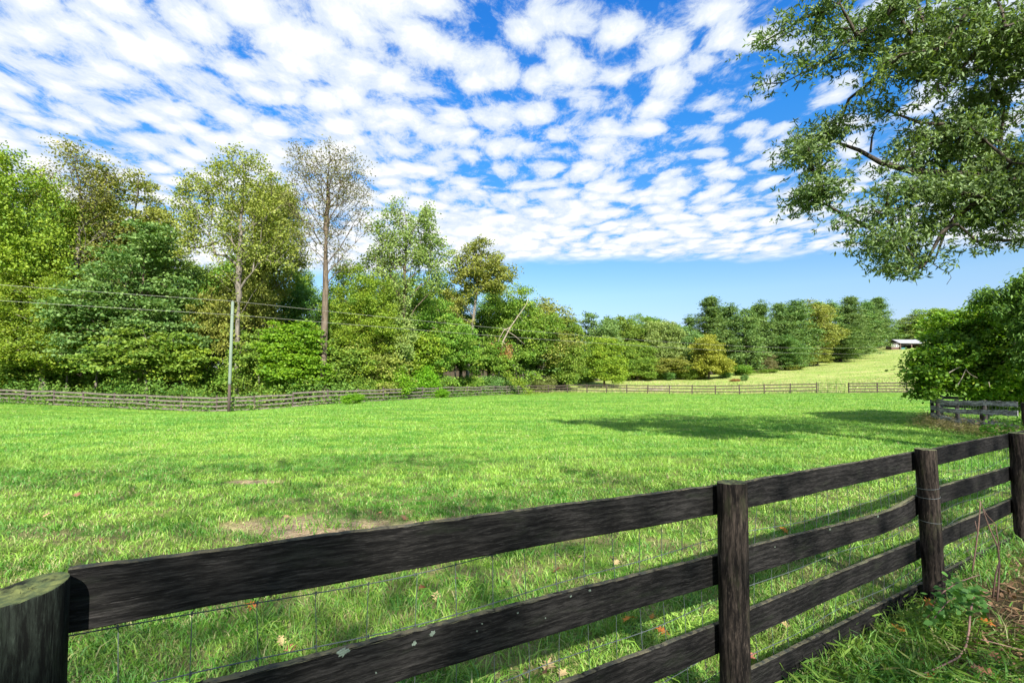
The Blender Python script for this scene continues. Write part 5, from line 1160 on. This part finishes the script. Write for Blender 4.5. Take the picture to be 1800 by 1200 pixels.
# tall dry grass beyond the far fence
n = 26000; x = rng.uniform(px_x(925, 76), 75, n); u = rng.rand(n); fyl = interp_line(ALL_FAR, x); y = fyl+.4+u*30; wlx = np.interp(x, [px_x(930, 76), px_x(1030, 86), px_x(1100, 96), px_x(1230, 97), px_x(1330, 108), 75], [78, 87, 97, 98, 109, 125]); kq = (y < wlx)&((y < fyl+5)|(rng.rand(n) < .4)); x, y = x[kq], y[kq]; n = len(x)
V4, F4, t4, d4 = blades(rng, x, y, .15+.30*rng.rand(n), .05+.05*rng.rand(n), .3+.5*rng.rand(n), 1, rng.rand(n), (rng.rand(n) < .62)*.85)
o = obj('tall_dry_grass', npmesh('tall_dry_grass', V4, F4, {'tint': t4, 'dry': d4}), m_grass); tag(o, 'pale uncut grass in the strip beyond the far fence', 'grass', kind='stuff')
# short grass on the hill
n = 90000; x = rng.uniform(25, 150, n); y = rng.uniform(70, 168, n); wlx = np.interp(x, [px_x(1230, 97), px_x(1330, 108), px_x(1450, 130), px_x(1560, 168), 260], [98, 109, 132, 171, 260]); kq = (y < wlx-1)&(x/y > .35)&(x/y < 1.0); x, y = x[kq], y[kq]; n = len(x)
V5, F5, t5, d5 = blades(rng, x, y, 0.07+.08*rng.rand(n), .06+.05*rng.rand(n), .4+.6*rng.rand(n), 1, rng.rand(n), (rng.rand(n) < .55)*.7)
o = obj('hill_grass', npmesh('hill_grass', V5, F5, {'tint': t5, 'dry': d5}), m_grass); tag(o, 'yellowish mown grass on the far hillside', 'grass', kind='stuff')

# ------------------------------------------------------------------ litter, twigs, brambles and fallen leaves at the near fence
rng = np.random.RandomState(71)
n = 9000; al = rng.uniform(.9, 8, n); sd = -rng.uniform(.05, 4.2, n); base_ = np.array([1.045, 2.337]); D2 = DIR[:2]; N2 = NRM[:2]
x = base_[0]+D2[0]*al+N2[0]*sd; y = base_[1]+D2[1]*al+N2[1]*sd; kq = (litter_mask(x, y) > rng.rand(n)*.9)&(y > .8); x, y = x[kq], y[kq]; n = len(x)
P_ = np.stack([x, y, surf(x, y)+.005+.02*rng.rand(n)], -1); V, Fc = leaf_faces(rng, P_, .06, .028, .75, 6)
# pine-straw like dead stems
m2 = 9000; al = rng.uniform(.9, 8, m2); sd = -rng.uniform(.05, 4, m2); x2 = base_[0]+D2[0]*al+N2[0]*sd; y2 = base_[1]+D2[1]*al+N2[1]*sd; kq = (litter_mask(x2, y2) > rng.rand(m2)*.9)&(y2 > .8); x2, y2 = x2[kq], y2[kq]
P2_ = np.stack([x2, y2, surf(x2, y2)+.006+.03*rng.rand(len(x2))], -1); Vb, Fb = leaf_faces(rng, P2_, .15, .005, .7, 6)
me = npmesh('leaf_litter', np.concatenate([V, Vb]), np.concatenate([Fc, Fb+len(V)]), {'tint': rng.rand(n+len(x2)), 'clump': rng.rand(n+len(x2))})
o = obj('leaf_litter', me, M_litter); tag(o, 'brown dead leaves and straw on the ground in the lower right corner', 'leaf litter', kind='stuff')
n = 700; al = rng.uniform(1.1, 6, n); sd = -rng.uniform(.1, 2.6, n); x = base_[0]+D2[0]*al+N2[0]*sd; y = base_[1]+D2[1]*al+N2[1]*sd; kq = (litter_mask(x, y) > rng.rand(n)*.8)&(y > 1.2); x, y = x[kq], y[kq]; n = len(x)
V6, F6, t6, d6 = blades(rng, x, y, .10+.22*rng.rand(n)**2, .004+.003*rng.rand(n), .5+1.1*rng.rand(n), 2, rng.rand(n), .75+.25*rng.rand(n))
o = obj('dry_stems', npmesh('dry_stems', V6, F6, {'tint': t6, 'dry': d6}), m_grass); tag(o, 'pale dry grass stems standing in the litter at the lower right', 'grass', kind='stuff')
# lobed fallen leaves
def lobed_leaf(seed, size):
    rng = np.random.RandomState(seed); out = []
    prof = [(0, .0), (.05, .06), (.20, .08), (.30, .34), (.40, .13), (.52, .44), (.62, .14), (.75, .32), (.84, .10), (1.0, .0)]
    L_ = [(u*size, w_*size*(.8+.4*rng.rand()), .10*size*math.sin(u*4+seed)+.25*size*w_) for u, w_ in prof]; R_ = [(u*size, -w_*size*(.8+.4*rng.rand()), .10*size*math.sin(u*4+seed)+.25*size*w_) for u, w_ in prof]
    mb = MB(); mids = [(u*size, 0, .10*size*math.sin(u*4+seed)) for u, _ in prof]
    V = L_+mids+R_; n_ = len(prof); Fc = []
    for i in range(n_-1): Fc += [(i, i+1, n_+i+1, n_+i), (n_+i, n_+i+1, 2*n_+i+1, 2*n_+i)]
    mb.add(V, Fc); mb.tube([(0, 0, .0), (-.18*size, 0, .03*size)], .012*size, 4)
    return mb.mesh('fallen_leaf')
LMS = [lobed_leaf(i, .10) for i in range(5)]
def attach_attr(me):
    for nme in ('tint', 'clump'):
        a = me.attributes.new(nme, 'FLOAT', 'FACE'); a.data.foreach_set('value', np.full(len(me.polygons), .55, dtype=np.float32))
for me in LMS: attach_attr(me)
def on_ground(px, py):
    Y = 3.0
    for _ in range(40):
        p = at(px, py, 1.0); d = p-Vector((0, 0, EYE)); # unit depth ray
        x = d.x*Y; zg = s1(x, Y); Y = 0.5*Y+0.5*max(.8, (zg-EYE)/d.z) if d.z < 0 else Y
    return d.x*Y, Y, s1(d.x*Y, Y)
leaves = [(752, 1046, 'red', 1.2, 'pinkish red fallen oak leaf lying in the grass behind the left fence bay'), (768, 1052, 'tan', 1.1, 'tan fallen leaf touching the pinkish red one'), (432, 1074, 'orange', 1.0, 'orange fallen leaf under the left end of the nearest top board'), (515, 1160, 'red', 1.3, 'curled reddish brown leaf above the second board at bottom left'), (500, 1150, 'tan', 1., 'pale tan leaf beside the curled reddish one'), (592, 1152, 'orange', .8, 'small orange leaf resting near the second board'),
 (988, 1010, 'brown', 1.1, 'dark red brown leaf behind the wire, left of the second post'), (1023, 988, 'tan', .8, 'small tan upright leaf left of the second post'), (1075, 988, 'tan', .9, 'tan leaf halfway to the second post'), (1080, 1002, 'tan', .9, 'yellow tan leaf just below another tan leaf'), (1117, 1100, 'orange', 1.3, 'bright orange leaf between second and third board by the second post'), (1152, 1120, 'orange', 1.1, 'orange leaf right of the brightest orange one'), (1148, 1092, 'orange', .7, 'narrow orange leaf standing in the grass'),
 (968, 1172, 'tan', 1.3, 'large tan leaf at the bottom edge below the second board'), (995, 1190, 'tan', 1.0, 'yellow leaf at the bottom edge of the picture'), (960, 1196, 'brown', 1.0, 'brown leaf at the bottom edge left of the tan one'), (806, 1030, 'brown', .8, 'small brown leaf behind the wire in the left bay'), (705, 915, 'brown', 1.2, 'brown leaf on the bare straw patch'), (670, 908, 'red', .9, 'reddish leaf on the bare straw patch'), (345, 970, 'tan', 1.2, 'pinkish tan leaf above the nearest top board'), (340, 945, 'brown', .8, 'dark leaf above the nearest top board'), (92, 910, 'tan', 1.2, 'pale leaf in the grass at far left'), (128, 878, 'brown', 1.3, 'brown leaf in the grass at far left'), (175, 955, 'brown', .9, 'small brown leaf left of the bright tussock'), (498, 915, 'tan', 1.0, 'tan leaf left of the straw patch'), (1370, 935, 'orange', 1.2, 'orange brown leaf behind the bay right of the second post'), (1482, 885, 'brown', 1.0, 'brown leaf under the top board right of the second post'), (1372, 1108, 'tan', .8, 'tan leaf under the third board right of the second post'), (1325, 1165, 'red', 2.0, 'large pink red leaf at the foot of the second post'), (450, 848, 'tan', 1.2, 'tan leaf on the small bare spot'),
 (1626, 1078, 'orange', 1.2, 'orange leaf at the foot of the third post'), (1750, 1117, 'orange', 1.1, 'orange leaf on the litter right of the curved twig'), (1596, 1130, 'orange', 1.2, 'orange brown leaf in the long grass at the lower right'), (1616, 1196, 'orange', 1.2, 'orange leaf at the very bottom near the curved twig'), (1706, 1185, 'red', 1.2, 'pink leaf at the bottom edge in the litter'), (1735, 1160, 'red', .9, 'small pink leaf on the litter near the pink one'), (1765, 1165, 'brown', 1.2, 'brown leaf in the lower right corner'), (1790, 1070, 'tan', 1.0, 'pale leaf on the litter at the right edge'), (1700, 1060, 'tan', .9, 'white tan leaf among the bramble leaves')]
for i, (px, py, c, s, lb) in enumerate(leaves):
    x, Y, zg = on_ground(px, py); o = obj('fallen_leaf', LMS[i % 5], M_leafred, None, (x, Y, zg+.055))
    o.material_slots[0].link = 'OBJECT'; o.material_slots[0].material = {'red': M_leafred, 'orange': M_leaforange, 'brown': M_leafbrown, 'tan': M_leaftan}[c]
    o.scale = (s*.85,)*3; rr = random.Random(i); o.rotation_euler = (rr.uniform(-.6, .6)+.3, rr.uniform(-.5, .5), rr.uniform(0, 6.28)); tag(o, lb, 'leaf', 'fallen leaves on the grass')
# bare upright stems by the third post
st = empty('dry_stalks', on_ground(1690, 1010)); tag(st, 'two bare reddish brown stalks with broken side twigs beside the third post', 'plant'); so = Vector(st.location)
def stem(pts, rads, parent, name, m_, o0):
    m = MB(); m.tube([tuple(at(a, b, c)-o0) for a, b, c in pts], rads, 7); return obj(name, m.mesh(name, True), m_, parent)
stem([(1708, 1008, 4.08), (1712, 985, 4.08), (1719, 935, 4.08), (1722, 900, 4.08), (1723, 880, 4.08)], [0.0068, 0.0062, 0.0056, 0.0050, 0.0043], st, 'stalk', M_stemdry, so)
stem([(1752, 1056, 3.62), (1755, 1030, 3.62), (1757, 990, 3.62), (1754, 960, 3.62), (1740, 930, 3.62), (1731, 905, 3.62), (1725, 885, 3.62)], [0.0068, 0.0062, 0.0062, 0.0050, 0.0043, 0.0037, 0.0031], st, 'stalk', M_stemdry, so)
stem([(1745, 1050, 3.62), (1750, 1010, 3.62), (1757, 985, 3.62)], [0.0062, 0.0056, 0.0050], st, 'stalk', M_stemdry, so)
stem([(1757, 965, 3.62), (1752, 935, 3.62), (1749, 920, 3.62), (1735, 905, 3.62), (1728, 893, 3.62)], [0.0037, 0.0037, 0.0031, 0.0025, 0.0019], st, 'side_twig', M_stemdry, so)
for pth in ([(1718, 935, 4.08), (1714, 915, 4.08)], [(1723, 884, 4.08), (1717, 878, 4.08)], [(1724, 884, 4.08), (1730, 879, 4.08)], [(1735, 921, 3.62), (1748, 920, 3.62)], [(1712, 985, 4.08), (1700, 968, 4.08), (1693, 953, 4.08)], [(1712, 962, 4.08), (1705, 955, 4.08), (1700, 940, 4.08)]):
    stem(pth, [0.0025, 0.0019, 0.0012][:len(pth)], st, 'side_twig', M_stemdry, so)
tw = empty('fallen_twig', on_ground(1615, 1187)); tag(tw, 'long curved pinkish twig arching over the litter at lower right', 'twig'); to_ = Vector(tw.location)
stem([(1612, 1188, 2.69), (1650, 1172, 2.77), (1685, 1155, 2.85), (1698, 1135, 2.95), (1703, 1110, 3.05), (1705, 1080, 3.15), (1709, 1056, 3.2)], [.003, .004, .005, .0055, .006, .006, .0065], tw, 'twig', M_twig, to_)
stem([(1703, 1118, 3.0), (1740, 1127, 2.98), (1790, 1140, 2.93), (1850, 1152, 2.85)], [.003, .003, .002, .0015], tw, 'side_twig', M_twig, to_)
br = empty('bramble', on_ground(1675, 1060)); tag(br, 'low bramble with rounded green leaves at the foot of the third post', 'plant'); bo_ = Vector(br.location)
stem([(1630, 1085, 3.3), (1650, 1045, 3.3), (1680, 1025, 3.3), (1705, 1015, 3.3), (1722, 1010, 3.4)], [.004, .004, .004, .003, .002], br, 'stem', M_twig, bo_)
stem([(1632, 1102, 3.1), (1650, 1075, 3.1), (1668, 1055, 3.12), (1680, 1050, 3.12)], [.003, .003, .003, .002], br, 'stem', M_twig, bo_)
rng = np.random.RandomState(91); P_ = []
for a, b, s in [(1672, 1020, 12), (1690, 1042, 16), (1700, 1052, 16), (1688, 1060, 12), (1655, 1062, 12), (1650, 1085, 12), (1705, 1040, 14), (1720, 1050, 10), (1640, 1070, 10), (1710, 1065, 10), (1730, 1068, 8), (1660, 1040, 12), (1645, 1108, 6), (1655, 1100, 8), (1676, 1066, 10)]:
    for _ in range(int(s*1.8)): P_.append(tuple(at(a+rng.randn()*9, b+rng.randn()*9, 3.2+rng.randn()*.13)-bo_))
P_ = np.array(P_); P_ = P_[P_[:, 2] > -.02]; V, Fc = leaf_faces(rng, P_, .040, .034, .7, 6)
obj('foliage', npmesh('foliage', V, Fc, {'tint': rng.rand(len(P_)), 'clump': rng.rand(len(P_))}), M_bram, br)
# broad leaved weeds in the long grass on our side of the fence
n = 260; al = rng.uniform(.3, 2.3, n); sd = -rng.uniform(-.05, .8, n); x = base_[0]+D2[0]*al+N2[0]*sd; y = base_[1]+D2[1]*al+N2[1]*sd
z = surf(x, y); P_ = np.stack([x, y, z], -1); me = crown_mesh('weeds', rng, P_+np.array([0, 0, .06]), 9, .05, .7, .10, .010, .4, 6)
o = obj('weeds', me, M_weed); tag(o, 'bright broad bladed weeds along our side of the near fence', 'weeds', kind='stuff')
